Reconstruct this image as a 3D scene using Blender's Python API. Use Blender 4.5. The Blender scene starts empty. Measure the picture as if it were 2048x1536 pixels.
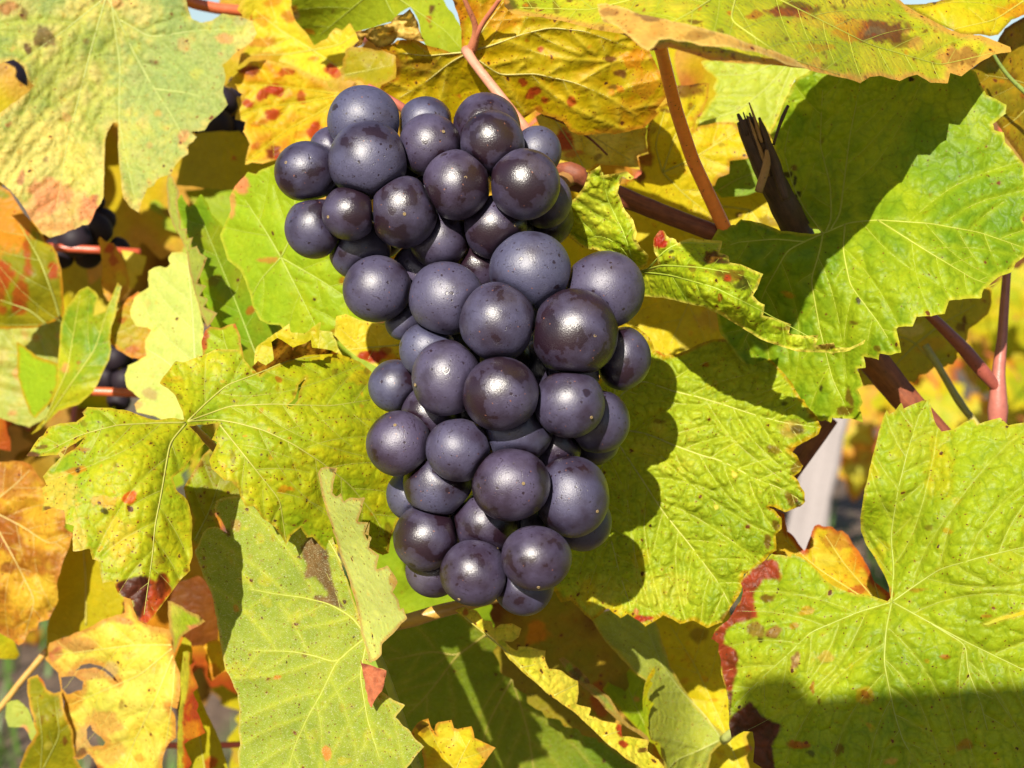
import bpy, math, random
import numpy as np
from mathutils import Vector, Matrix
from mathutils.geometry import delaunay_2d_cdt

random.seed(7)
S = bpy.context.scene
COL = S.collection
rad = math.radians

# ------------------------------------------------------------------ camera
CAM_H, PITCH, FPX = 0.70, rad(-8.0), 3060.0
cam_d = bpy.data.cameras.new("camera"); cam = bpy.data.objects.new("camera", cam_d); COL.objects.link(cam)
cam.location = (0, 0, CAM_H); cam.rotation_euler = (rad(90) + PITCH, 0, 0)
cam_d.sensor_width = 36.0; cam_d.lens = 36.0 * FPX / 2048.0
cam_d.clip_start = 0.01; cam_d.clip_end = 2000
cam_d.dof.use_dof = True; cam_d.dof.focus_distance = 0.296; cam_d.dof.aperture_fstop = 26.0
S.camera = cam
C0 = np.array([0, 0, CAM_H]); RT = np.array([1.0, 0, 0])
UP = np.array([0, -math.sin(PITCH), math.cos(PITCH)]); FW = np.array([0, math.cos(PITCH), math.sin(PITCH)])

# ------------------------------------------------------------------ light
SUN_T = np.array([-0.235, 0.42, -0.876])                     # towards the sun: right, up, forward of the view
sd = RT * SUN_T[0] + UP * SUN_T[1] + FW * SUN_T[2]; sd /= np.linalg.norm(sd)
SUN_EL, SUN_AZ = math.asin(sd[2]), math.atan2(sd[0], sd[1])
W = bpy.data.worlds.new("World"); S.world = W; W.use_nodes = True
wn = W.node_tree; bg = wn.nodes["Background"]; sky = wn.nodes.new("ShaderNodeTexSky")
sky.sky_type = 'NISHITA'; sky.sun_disc = False; sky.sun_elevation = SUN_EL; sky.sun_rotation = SUN_AZ
wn.links.new(sky.outputs[0], bg.inputs[0]); bg.inputs[1].default_value = 0.05
sun_d = bpy.data.lights.new("sun", 'SUN'); sun_d.energy = 5.0; sun_d.angle = rad(0.53); sun_d.color = (1.0, 0.93, 0.80)
sun = bpy.data.objects.new("sun", sun_d); COL.objects.link(sun)
sun.rotation_euler = Vector(sd).to_track_quat('Z', 'Y').to_euler(); sun.location = (-1, -3, 3)
S.view_settings.view_transform = 'Standard'; S.view_settings.look = 'None'
S.view_settings.exposure = 1.34; S.view_settings.gamma = 1.0; S.view_settings.use_curve_mapping = False
S.cycles.max_bounces = 8; S.cycles.transmission_bounces = 6

# ------------------------------------------------------------------ helpers
def P(px, py, d):
    """A point of the place from where it shows in the photo (2048 x 1536) and its distance along the view."""
    px = np.asarray(px, float); py = np.asarray(py, float); d = np.asarray(d, float)
    return C0 + d[..., None] * (FW + ((px - 1024) / FPX)[..., None] * RT - ((py - 768) / FPX)[..., None] * UP)

ZR = dict(Z1=(0, 0, 2.9257), Z2=(450, 0, 2.56), Z3=(1150, 0, 2.2806), Z4=(0, 500, 2.56), Z5=(650, 450, 1.92), Z6=(1250, 550, 2.56),
          Z7=(0, 950, 2.56), Z8=(700, 1050, 2.56), Z9=(1400, 1000, 2.8657), Y1=(440, 0, 4.096), Y2=(900, 0, 4.096), Y3=(1200, 200, 4.096),
          Y4=(0, 350, 4.096), Y5=(1000, 1180, 4.2667), Y6=(1600, 540, 4.5714), Y7=(0, 1180, 4.2667), Y8=(1100, 620, 3.6571), F=(0, 0, 1.0))
def tr(ref, *pts):
    ox, oy, s = ZR[ref]
    return [(ox + x / s, oy + y / s) for x, y in pts]

def _h(ix, iy, seed):
    n = (ix.astype(np.int64) * 374761393 + iy.astype(np.int64) * 668265263 + seed * 1442695041) & 0x7fffffff
    n = ((n ^ (n >> 13)) * 1274126177) & 0x7fffffff
    n = n ^ (n >> 16)
    return (n & 0xffff) / 65535.0
def vnoise(x, y, seed=0):
    x0 = np.floor(x); y0 = np.floor(y); fx = x - x0; fy = y - y0
    fx = fx * fx * (3 - 2 * fx); fy = fy * fy * (3 - 2 * fy)
    a = _h(x0, y0, seed); b = _h(x0 + 1, y0, seed); c = _h(x0, y0 + 1, seed); d = _h(x0 + 1, y0 + 1, seed)
    return (a * (1 - fx) + b * fx) * (1 - fy) + (c * (1 - fx) + d * fx) * fy
def fbm(x, y, seed=0, oct=4):
    s = 0; a = 0.5; t = 0
    for k in range(oct):
        s = s + a * vnoise(x * 2 ** k, y * 2 ** k, seed + k * 17); t += a; a *= 0.55
    return s / t
def sstep(a, b, x):
    t = np.clip((x - a) / (b - a), 0, 1); return t * t * (3 - 2 * t)
def inside(px, py, poly):
    r = np.zeros(px.shape, bool); q = np.asarray(poly); n = len(q); j = n - 1
    for i in range(n):
        xi, yi = q[i]; xj, yj = q[j]
        if yi != yj:
            r ^= ((yi > py) != (yj > py)) & (px < (xj - xi) * (py - yi) / (yj - yi) + xi)
        j = i
    return r
def segdist(pts, segs):
    """distance of pts (n,2) to the nearest of segs (m,4)"""
    out = np.full(len(pts), 1e9); A = segs[:, :2]; D = segs[:, 2:] - A; L2 = np.maximum((D ** 2).sum(1), 1e-9)
    for i in range(0, len(pts), 4000):
        p = pts[i:i + 4000, None, :] - A[None]
        t = np.clip((p * D[None]).sum(2) / L2[None], 0, 1)
        e = p - t[..., None] * D[None]
        out[i:i + 4000] = np.sqrt((e ** 2).sum(2).min(1))
    return out
def inside1(p, poly):
    x, y = p; r = False; xj, yj = poly[-1]
    for xi, yi in poly:
        if (yi > y) != (yj > y) and x < (xj - xi) * (y - yi) / (yj - yi) + xi: r = not r
        xj, yj = xi, yi
    return r
def lindist(pts, lines, step=2.0, closed=False):
    """distance of pts to the nearest of some polylines, by finely spaced points on them"""
    Q = np.concatenate([resample(np.r_[l, l[:1]] if closed else l, step) for l in lines]); c = pts.mean(0); p = pts - c; Q = Q - c
    q2 = (Q ** 2).sum(1); out = np.empty(len(p))
    for i in range(0, len(p), 3000):
        a = p[i:i + 3000]; out[i:i + 3000] = (q2[None] - 2 * a @ Q.T).min(1) + (a ** 2).sum(1)
    return np.sqrt(np.maximum(out, 0))
def cells(x, y, size, seed):
    """how far each point lies inside its puckered cell, and the cell's own random number"""
    gx, gy = np.floor(x / size), np.floor(y / size); f1 = np.full(x.shape, 1e9); f2 = f1.copy(); rn = np.zeros(x.shape)
    for i in (-1, 0, 1):
        for j in (-1, 0, 1):
            cx, cy = gx + i, gy + j; d = np.hypot((cx + .1 + .8 * _h(cx, cy, seed)) * size - x, (cy + .1 + .8 * _h(cx, cy, seed + 5)) * size - y)
            n1 = d < f1; f2 = np.where(n1, f1, np.minimum(f2, d)); rn = np.where(n1, _h(cx, cy, seed + 9), rn); f1 = np.where(n1, d, f1)
    return (f2 - f1) / size, rn
def resample(pl, step):
    pl = np.asarray(pl, float); seg = np.hypot(*np.diff(pl, axis=0).T); s = np.r_[0, np.cumsum(seg)]
    n = max(2, int(s[-1] / step) + 1); t = np.linspace(0, s[-1], n)
    return np.stack([np.interp(t, s, pl[:, k]) for k in range(pl.shape[1])], 1)
def smooth_line(pl, step=8.0, it=3):
    q = resample(pl, step)
    for _ in range(it):
        if len(q) > 2: q[1:-1] = 0.25 * q[:-2] + 0.5 * q[1:-1] + 0.25 * q[2:]
    return q

def mesh_obj(name, verts, faces, mat, parent=None, origin=None, smooth=True, color=None, fx=None):
    verts = np.asarray(verts, float); origin = np.zeros(3) if origin is None else np.asarray(origin, float)
    me = bpy.data.meshes.new(name); v = verts - origin
    me.from_pydata(v.tolist(), [], [list(map(int, f)) for f in faces]); 
    if smooth: me.polygons.foreach_set("use_smooth", np.ones(len(me.polygons), bool))
    for nm, c in (("pigment", color), ("fx", fx)):
        if c is not None:
            c = np.asarray(c, float)
            if c.ndim == 1: c = np.tile(c, (len(v), 1))
            a = me.attributes.new(nm, 'FLOAT_COLOR', 'POINT'); a.data.foreach_set("color", np.c_[c[:, :3], np.ones(len(v))].astype(np.float32).ravel())
    me.materials.append(mat); me.update()
    o = bpy.data.objects.new(name, me); COL.objects.link(o)
    if parent: o.parent = parent; o.location = Vector(origin - np.array(parent.location))
    else: o.location = Vector(origin)
    return o
def tag(o, label=None, cat=None, group=None, kind=None):
    if label: o["label"] = label
    if cat: o["category"] = cat
    if group: o["group"] = group
    if kind: o["kind"] = kind
    return o
def empty(name, loc):
    o = bpy.data.objects.new(name, None); COL.objects.link(o); o.location = Vector(loc); o.empty_display_size = 0.01; return o

def tube_geo(path, radii, sides=8, ridges=0.0, caps=True, seed=0):
    path = np.asarray(path, float); n = len(path); radii = np.broadcast_to(np.asarray(radii, float), (n,))
    t = np.gradient(path, axis=0); t /= np.linalg.norm(t, axis=1)[:, None] + 1e-12
    u = np.cross(t[0], [0.3, 0.5, 0.8]); u /= np.linalg.norm(u); vs = []
    rng = np.random.RandomState(seed); rid = 1 + ridges * (rng.rand(sides) - 0.5)
    for i in range(n):
        u = u - t[i] * u.dot(t[i]); u /= np.linalg.norm(u); w = np.cross(t[i], u)
        for k in range(sides):
            a = 2 * math.pi * k / sides; vs.append(path[i] + radii[i] * rid[k] * (math.cos(a) * u + math.sin(a) * w))
    f = []
    for i in range(n - 1):
        for k in range(sides):
            k2 = (k + 1) % sides; f.append((i * sides + k, i * sides + k2, (i + 1) * sides + k2, (i + 1) * sides + k))
    if caps:
        f.append(tuple(range(sides))[::-1]); f.append(tuple(range((n - 1) * sides, n * sides)))
    return vs, f
def join_geo(parts):
    V, Fc = [], []
    for v, f in parts:
        b = len(V); V.extend(v); Fc.extend([tuple(i + b for i in q) for q in f])
    return V, Fc

class TPS:
    def __init__(s, pts):
        p = np.asarray(pts, float); s.c = p[:, :2] / 500.0; n = len(p); z = p[:, 2]
        if n < 3: s.w = None; s.a = (z.mean(), 0, 0); return
        d = np.hypot(*(s.c[:, None] - s.c[None]).transpose(2, 0, 1)); K = np.where(d > 0, d * d * np.log(d + 1e-12), 0) + np.eye(n) * 1e-4
        A = np.zeros((n + 3, n + 3)); A[:n, :n] = K; A[:n, n] = 1; A[:n, n + 1:] = s.c; A[n:, :n] = A[:n, n:].T
        A[n:, n:] -= np.eye(3) * 1e-9
        x = np.linalg.lstsq(A, np.r_[z, 0, 0, 0], rcond=None)[0]; s.w = x[:n]; s.a = x[n:]
    def __call__(s, x, y):
        x = np.asarray(x, float) / 500; y = np.asarray(y, float) / 500
        r = s.a[0] + s.a[1] * x + s.a[2] * y
        if s.w is not None:
            for (cx, cy), w in zip(s.c, s.w):
                d2 = (x - cx) ** 2 + (y - cy) ** 2; r = r + w * 0.5 * d2 * np.log(d2 + 1e-12)
        return r

# ------------------------------------------------------------------ materials
class NT:
    def __init__(s, name):
        s.m = bpy.data.materials.new(name); s.m.use_nodes = True; s.t = s.m.node_tree; s.t.nodes.clear()
        s.out = s.t.nodes.new("ShaderNodeOutputMaterial")
    def n(s, typ, props=None, **ins):
        q = s.t.nodes.new("ShaderNode" + typ)
        for k, v in (props or {}).items(): setattr(q, k, v)
        for k, v in ins.items():
            key = int(k[1:]) if k[0] == "i" and k[1:].isdigit() else k.replace("_", " ")
            s.put(q.inputs[key], v)
        return q
    def put(s, sock, v):
        if isinstance(v, bpy.types.NodeSocket): s.t.links.new(v, sock)
        elif isinstance(v, bpy.types.Node): s.t.links.new(v.outputs[0], sock)
        else: sock.default_value = v
    def math(s, op, a, b=0.0, c=0.0, clamp=False):
        return s.n("Math", dict(operation=op, use_clamp=clamp), i0=a, i1=b, i2=c).outputs[0]
    def vmath(s, op, a, b=(0, 0, 0), sc=None):
        q = s.n("VectorMath", dict(operation=op), i0=a, i1=b)
        if sc is not None: s.put(q.inputs["Scale"], sc)
        return q.outputs[0]
    def ss(s, x, a, b):
        return s.n("MapRange", dict(interpolation_type='SMOOTHSTEP'), i0=x, i1=a, i2=b).outputs[0]
    def mix(s, f, a, b, blend='MIX'):
        q = s.t.nodes.new("ShaderNodeMix"); q.data_type = 'RGBA'; q.blend_type = blend
        s.put(q.inputs[0], f); s.put(q.inputs[6], a); s.put(q.inputs[7], b); return q.outputs[2]
    def noise(s, vec, scale, detail=3.0, rough=0.55, col=False):
        q = s.n("TexNoise", None, Vector=vec, Scale=scale, Detail=detail, Roughness=rough); return q.outputs[1 if col else 0]
    def vor(s, vec, scale, feature='F1', rnd=1.0):
        return s.n("TexVoronoi", dict(feature=feature), Vector=vec, Scale=scale, Randomness=rnd)
    def mm(s):
        """object coordinates in millimetres, shifted by the object's own random number"""
        tc = s.n("TexCoord").outputs["Object"]; v = s.vmath('SCALE', tc, sc=1000.0)
        r = s.math('MULTIPLY', s.n("ObjectInfo").outputs["Random"], 173.0)
        return s.vmath('ADD', v, s.n("CombineXYZ", None, i0=r, i1=r, i2=r).outputs[0])
    def attr(s, name, typ='GEOMETRY'):
        return s.n("Attribute", dict(attribute_name=name, attribute_type=typ))
    def done(s, surf):
        s.t.links.new(surf.outputs[0] if isinstance(surf, bpy.types.Node) else surf, s.out.inputs[0]); return s.m
def c4(c): return (c[0], c[1], c[2], 1.0)

def leaf_material():
    t = NT("vine_leaf_blade"); mm = t.mm()
    pig = t.attr("pigment").outputs["Color"]; fx = t.n("SeparateColor", None, i0=t.attr("fx").outputs["Color"])
    spot, net, hair = fx.outputs[0], fx.outputs[1], fx.outputs[2]
    warp = t.vmath('SCALE', t.vmath('SUBTRACT', t.noise(mm, 0.25, 2.0, col=True), (0.5, 0.5, 0.5)), sc=2.2)
    wv = t.vmath('ADD', mm, warp)
    e1 = t.vor(wv, 0.34, 'DISTANCE_TO_EDGE').outputs[0]; e2 = t.vor(wv, 0.95, 'DISTANCE_TO_EDGE').outputs[0]
    l1 = t.math('SUBTRACT', 1.0, t.ss(e1, 0.0, 0.085)); l2 = t.math('SUBTRACT', 1.0, t.ss(e2, 0.0, 0.11))
    ln = t.math('MULTIPLY', t.math('ADD', t.math('MULTIPLY', l1, 0.40), t.math('MULTIPLY', l2, 0.20)), net, clamp=True)
    mot = t.noise(mm, 0.9, 4.0, 0.65); mot2 = t.noise(mm, 0.22, 3.0)
    k = t.math('ADD', 0.62, t.math('ADD', t.math('MULTIPLY', mot, 0.42), t.math('MULTIPLY', mot2, 0.36)))
    col = t.vmath('MULTIPLY', t.vmath('SCALE', pig, sc=k), (1.08, 1.06, 0.50))
    col = t.mix(t.math('MULTIPLY', t.ss(mot2, 0.5, 0.75), 0.28), col, t.mix(1.0, col, (1.25, 0.98, 0.7, 1), 'MULTIPLY'))
    col = t.mix(ln, col, t.mix(1.0, col, (0.62, 0.66, 0.45, 1), 'MULTIPLY'))
    # small dead flecks in two sizes, each cell with its own size
    for sc, th, mx, fac in ((0.50, 1.03, 0.28, 0.95), (1.6, 0.66, 0.34, 0.85)):
        v = t.vor(t.vmath('ADD', wv, (31.0 * sc, 7.0, 3.0)), sc); rn = t.n("SeparateColor", None, i0=v.outputs["Color"])
        on = t.math('GREATER_THAN', rn.outputs[0], t.math('SUBTRACT', 1.0, t.math('MULTIPLY', spot, 1.0 - th + 0.35)))
        sz = t.math('MULTIPLY', rn.outputs[1], mx)
        d = t.math('ADD', v.outputs[0], t.math('MULTIPLY', t.math('SUBTRACT', t.noise(mm, 2.5, 2.0), 0.5), 0.25))
        msk = t.math('MULTIPLY', t.math('SUBTRACT', 1.0, t.ss(d, t.math('MULTIPLY', sz, 0.7), sz)), t.math('MULTIPLY', on, fac))
        sc_ = t.mix(rn.outputs[2], (0.018, 0.009, 0.006, 1), (0.13, 0.035, 0.012, 1))
        halo = t.math('MULTIPLY', t.math('SUBTRACT', 1.0, t.ss(d, sz, t.math('ADD', sz, 0.28))), t.math('MULTIPLY', on, 0.45))
        col = t.mix(halo, col, t.mix(1.0, col, (1.15, 0.72, 0.4, 1), 'MULTIPLY')); col = t.mix(msk, col, sc_)
    # felt of short pale hairs on leaf undersides
    hv = t.vmath('MULTIPLY', t.vmath('ADD', mm, t.vmath('SCALE', t.noise(mm, 1.2, 2.0, col=True), sc=1.2)), (2.2, 2.2, 7.0))
    hn = t.ss(t.noise(hv, 1.0, 3.0, 0.7), 0.52, 0.68)
    col = t.mix(t.math('MULTIPLY', hn, t.math('MULTIPLY', hair, 0.5)), col, (0.50, 0.50, 0.33, 1))
    hgt = t.math('ADD', t.math('MULTIPLY', t.ss(e1, 0.0, 0.30), 1.0), t.math('ADD', t.math('MULTIPLY', t.ss(e2, 0.0, 0.28), 0.18), t.math('MULTIPLY', mot, 0.06)))
    hgt = t.math('ADD', hgt, t.math('MULTIPLY', hn, t.math('MULTIPLY', hair, 0.25)))
    bp = t.n("Bump", None, Strength=t.math('ADD', 0.14, t.math('MULTIPLY', net, 0.42)), Distance=0.00032, Height=hgt)
    rough = t.math('ADD', 0.40, t.math('ADD', t.math('MULTIPLY', hair, 0.3), t.math('MULTIPLY', mot, 0.15)))
    pb = t.n("BsdfPrincipled", None, Base_Color=col, Roughness=rough, Specular_IOR_Level=0.17, Normal=bp.outputs[0])
    tl = t.n("BsdfTranslucent", None, Color=t.mix(1.0, col, (1.22, 1.05, 0.38, 1), 'MULTIPLY'), Normal=bp.outputs[0])
    ms = t.n("MixShader", None, i0=0.45, i1=pb.outputs[0], i2=tl.outputs[0])
    return t.done(ms)
def vein_material():
    t = NT("leaf_vein"); mm = t.mm(); pig = t.attr("pigment").outputs["Color"]
    k = t.math('ADD', 0.75, t.math('MULTIPLY', t.noise(mm, 0.7, 3.0), 0.5))
    pb = t.n("BsdfPrincipled", None, Base_Color=t.vmath('SCALE', pig, sc=k), Roughness=0.5, Specular_IOR_Level=0.3)
    tl = t.n("BsdfTranslucent", None, Color=pig)
    return t.done(t.n("MixShader", None, i0=0.25, i1=pb.outputs[0], i2=tl.outputs[0]))
def grape_material():
    t = NT("grape_skin"); mm = t.mm(); rub = t.attr("rub", 'OBJECT').outputs["Fac"]
    n1 = t.noise(mm, 0.12, 3.0, 0.5); n2 = t.noise(mm, 0.8, 3.0, 0.6)
    a = t.math('ADD', n1, t.math('ADD', t.math('MULTIPLY', t.math('SUBTRACT', n2, 0.5), 0.16), t.math('SUBTRACT', rub, 0.5)))
    m = t.math('MULTIPLY', t.ss(a, 0.60, 0.635), 0.92)
    smear = t.math('MULTIPLY', t.ss(a, 0.38, 0.66), 0.70)
    wv = t.vmath('ADD', mm, t.vmath('SCALE', t.noise(mm, 0.7, 2.0, col=True), sc=1.0))
    for sc, th, mx in ((0.26, 0.74, 0.28), (0.70, 0.42, 0.27), (1.7, 0.42, 0.33)):
        v = t.vor(wv, sc); rn = t.n("SeparateColor", None, i0=v.outputs["Color"]); sz = t.math('MULTIPLY', rn.outputs[1], mx)
        q = t.math('MULTIPLY', t.math('SUBTRACT', 1.0, t.ss(v.outputs[0], t.math('MULTIPLY', sz, 0.75), sz)), t.math('GREATER_THAN', rn.outputs[0], th))
        m = t.math('MAXIMUM', m, t.math('MULTIPLY', q, 0.85))
    scr = t.ss(t.noise(t.vmath('MULTIPLY', wv, (0.25, 1.6, 2.6)), 0.9, 3.0, 0.6), 0.61, 0.69)
    m = t.math('MAXIMUM', m, t.math('MULTIPLY', scr, 0.55)); m = t.math('MAXIMUM', m, smear)
    rnd = t.n("ObjectInfo").outputs["Random"]
    skin = t.mix(t.noise(mm, 0.15, 2.0), (0.004, 0.0016, 0.0034, 1), (0.014, 0.0035, 0.0060, 1))
    bl = t.mix(n2, (0.029, 0.029, 0.058, 1), (0.051, 0.051, 0.094, 1)); bl = t.mix(t.math('MULTIPLY', rnd, 0.55), bl, (0.042, 0.024, 0.050, 1))
    bl = t.vmath('SCALE', bl, sc=t.math('ADD', 0.72, t.math('MULTIPLY', t.noise(wv, 1.6, 4.0, 0.7), 0.60)))
    col = t.mix(m, bl, skin)
    v = t.vor(wv, 1.0); rn = t.n("SeparateColor", None, i0=v.outputs["Color"])      # corky dots
    dot = t.math('MULTIPLY', t.math('LESS_THAN', v.outputs[0], 0.13), t.math('GREATER_THAN', rn.outputs[0], 0.86))
    col = t.mix(dot, col, (0.13, 0.05, 0.035, 1))
    fine = t.noise(mm, 3.2, 3.0, 0.7)
    bp = t.n("Bump", None, Strength=0.5, Distance=0.00012, Height=t.math('ADD', fine, t.math('MULTIPLY', m, -0.6)))
    ro = t.math('ADD', t.math('MULTIPLY', t.math('SUBTRACT', 1.0, m), 0.20), 0.27)
    pb = t.n("BsdfPrincipled", None, Base_Color=col, Roughness=ro, Specular_IOR_Level=0.6, Normal=bp.outputs[0])
    return t.done(pb)
def bark_material(name, c1, c2, streak=1.0, rough=0.55):
    t = NT(name); tc = t.n("TexCoord").outputs["UV"]; mm = t.mm()
    uv = t.vmath('MULTIPLY', tc, (26.0, 2.0, 1.0)); st = t.noise(uv, 1.0, 5.0, 0.7); nn = t.noise(mm, 0.5, 4.0, 0.6)
    f = t.math('ADD', t.math('MULTIPLY', t.math('SUBTRACT', st, 0.5), 1.6 * streak), nn, clamp=True)
    col = t.mix(f, c4(c1), c4(c2))
    sp = t.vor(mm, 0.9); rn = t.n("SeparateColor", None, i0=sp.outputs["Color"])
    dot = t.math('MULTIPLY', t.math('LESS_THAN', sp.outputs[0], 0.2), t.math('GREATER_THAN', rn.outputs[0], 0.8))
    col = t.mix(t.math('MULTIPLY', dot, 0.6), col, (0.03, 0.015, 0.01, 1))
    bp = t.n("Bump", None, Strength=0.5 * streak, Distance=0.0004, Height=t.math('ADD', st, t.math('MULTIPLY', nn, 0.4)))
    return t.done(t.n("BsdfPrincipled", None, Base_Color=col, Roughness=rough, Specular_IOR_Level=0.35, Normal=bp.outputs[0]))
def petiole_material():
    t = NT("petiole"); mm = t.mm(); pig = t.attr("pigment").outputs["Color"]
    nn = t.noise(mm, 0.5, 4.0, 0.6); k = t.math('ADD', 0.65, t.math('MULTIPLY', nn, 0.7))
    col = t.vmath('SCALE', pig, sc=k)
    sp = t.vor(mm, 1.1); rn = t.n("SeparateColor", None, i0=sp.outputs["Color"])
    dot = t.math('MULTIPLY', t.math('LESS_THAN', sp.outputs[0], 0.2), t.math('GREATER_THAN', rn.outputs[0], 0.8))
    col = t.mix(t.math('MULTIPLY', dot, 0.7), col, (0.04, 0.015, 0.01, 1))
    bp = t.n("Bump", None, Strength=0.3, Distance=0.0002, Height=t.noise(mm, 1.5, 3.0))
    return t.done(t.n("BsdfPrincipled", None, Base_Color=col, Roughness=0.4, Specular_IOR_Level=0.45, Normal=bp.outputs[0],
                      Subsurface_Weight=0.0))
FARG = NT('shaded_grape_skin'); FARG = FARG.done(FARG.n('BsdfPrincipled', None, Base_Color=(.010, .006, .011, 1), Roughness=.62, Specular_IOR_Level=.22))  # shade of the back bunches put into a darker, matt skin colour
LEAF, VEIN, GRAPE, PET = leaf_material(), vein_material(), grape_material(), petiole_material()
CANE = bark_material("cane_bark", (0.060, 0.015, 0.008), (0.22, 0.062, 0.026))
DARKCANE = bark_material("dead_cane_bark", (0.012, 0.007, 0.005), (0.085, 0.042, 0.022))
FIBRE = bark_material("torn_bark", (0.16, 0.08, 0.025), (0.34, 0.20, 0.07))
POSTM = bark_material("weathered_wood", (0.14, 0.122, 0.118), (0.25, 0.222, 0.217), 0.6, 0.8)

# pigments (albedo)
GREEN = (.105, .200, .012); DGREEN = (.065, .125, .010); LIME = (.225, .300, .016); YEL = (.40, .33, .014); GOLD = (.36, .22, .010); PALE = (.36, .38, .085)
CREAM = (.50, .44, .14); ORANGE = (.40, .13, .012); RED = (.26, .020, .014); PINK = (.48, .15, .15); BROWN = (.10, .038, .012); TAN = (.40, .22, .085)
DARK = (.022, .011, .008); PURP = (.055, .008, .016); SAGE = (.24, .29, .10); OLIVE = (.14, .145, .010)
# ------------------------------------------------------------------ leaf builder
def clean_outline(outline, step, jit, seed, teeth=None):
    o = np.asarray(outline, float)
    ar = 0.5 * np.sum(o[:, 0] * np.roll(o[:, 1], -1) - np.roll(o[:, 0], -1) * o[:, 1])
    if ar < 0: o = o[::-1]
    pts = []; acc = 0.0
    for i in range(len(o)):
        a, b = o[i], o[(i + 1) % len(o)]; d = b - a; L = math.hypot(*d)
        if L < 1e-6: continue
        n = max(1, int(round(L / step))); nr = np.array([d[1], -d[0]]) / L
        for k in range(n):
            q = a + d * k / n; s = acc + L * k / n; off = 0.0
            if jit: off += jit * 2 * (vnoise(np.array([s / 13.0]), np.array([seed * 3.7]), seed)[0] - 0.5) * (1 if k else 0.3)
            if teeth:
                amp, per = teeth; ph = (s / per + 0.6 * vnoise(np.array([s / per / 2.3]), np.array([1.5]), seed + 5)[0]) % 1.0
                off += amp * ((ph / 0.7) if ph < 0.7 else (1 - ph) / 0.3) * (0.5 + vnoise(np.array([s / per]), np.array([4.5]), seed + 9)[0])
            pts.append(q + nr * off)
        acc += L
    return np.array(pts)

def blade_geo(outline, step, seed, holes=(), jit=1.2, teeth=None):
    b = clean_outline(outline, step, jit, seed, teeth)
    x0, y0 = b.min(0); x1, y1 = b.max(0); h = step * 0.866
    gy = np.arange(y0, y1, h); gx = np.arange(x0, x1, step); X, Y = np.meshgrid(gx, gy); X = X + (np.arange(len(gy)) % 2)[:, None] * step * 0.5
    rng = np.random.RandomState(seed); X = X + rng.uniform(-.15, .15, X.shape) * step; Y = Y + rng.uniform(-.15, .15, Y.shape) * step
    g = np.c_[X.ravel(), Y.ravel()]; g = g[inside(g[:, 0], g[:, 1], b)]
    loops = [b] + [clean_outline(hq, step, jit, seed + 3) for hq in holes]
    for lp in loops:
        sg = np.c_[lp, np.roll(lp, -1, 0)]
        if len(g): g = g[lindist(g, [lp], step * .5, True) > step * 0.6]
    for hq in loops[1:]: g = g[~inside(g[:, 0], g[:, 1], hq)]
    allv = [Vector(p) for lp in loops for p in lp]; fl = []; k = 0
    for lp in loops: fl.append(list(range(k, k + len(lp)))); k += len(lp)
    edges = [(q[i], q[(i + 1) % len(q)]) for q in fl[1:] for i in range(len(q))]
    allv += [Vector(p) for p in g]
    r = delaunay_2d_cdt(allv, edges, [fl[0]], 1, 1e-3)
    v = np.array([tuple(q) for q in r[0]]); f = np.array([t for t in r[2] if len(t) == 3])
    c = v[f].mean(1); keep = inside(c[:, 0], c[:, 1], b)
    for hq in loops[1:]: keep &= ~inside(c[:, 0], c[:, 1], hq)
    f = f[keep]; a = v[f]; cr = (a[:, 1, 0] - a[:, 0, 0]) * (a[:, 2, 1] - a[:, 0, 1]) - (a[:, 1, 1] - a[:, 0, 1]) * (a[:, 2, 0] - a[:, 0, 0])
    f[cr > 0] = f[cr > 0][:, ::-1]                                    # y runs down in the photo: faces turn towards the viewer
    use = np.unique(f); mp = -np.ones(len(v), int); mp[use] = np.arange(len(use))
    return v[use], mp[f], loops

def grow_side_veins(prim, outline, seed, gap=52, ang=52, maxlen=420, clear=15):
    out = []; segs = np.concatenate([np.c_[q[:-1], q[1:]] for q in prim]); rng = np.random.RandomState(seed)
    obl = [tuple(q) for q in outline]
    for pi, q in enumerate(prim):
        own = np.c_[q[:-1], q[1:]]; oth = [np.c_[w[:-1], w[1:]] for k, w in enumerate(prim) if k != pi]
        oth = np.concatenate(oth) if oth else np.zeros((0, 4))
        s = 0.0; nxt = gap * 0.9; side = 1; L = np.hypot(*np.diff(q, axis=0).T)
        for i in range(1, len(q) - 1):
            s += L[i - 1]
            if s < nxt: continue
            nxt = s + gap * rng.uniform(0.42, 0.62)
            side = -side; tg = q[i + 1] - q[i - 1]; tg = tg / (np.hypot(*tg) + 1e-9)
            a = math.atan2(tg[1], tg[0]) + side * rad(ang + rng.uniform(-8, 8)); a0 = math.atan2(tg[1], tg[0]); p = q[i].copy(); pl = [p.copy()]; ln = 0
            while ln < maxlen:
                a -= side * rad(1.5 + rng.uniform(-1.5, 1.5)) * (0.4 if abs(a - a0) < rad(25) else 1)
                p = p + 9 * np.array([math.cos(a), math.sin(a)]); ln += 9
                if not inside1((p[0], p[1]), obl): break
                if len(oth) and segdist(p[None], oth)[0] < clear: break
                if ln > 30 and out and min(np.hypot(*(w - p).T).min() for w in out[-12:]) < clear * 0.8: break
                pl.append(p.copy())
            if len(pl) > 3: out.append(np.array(pl))
    return out

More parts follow.
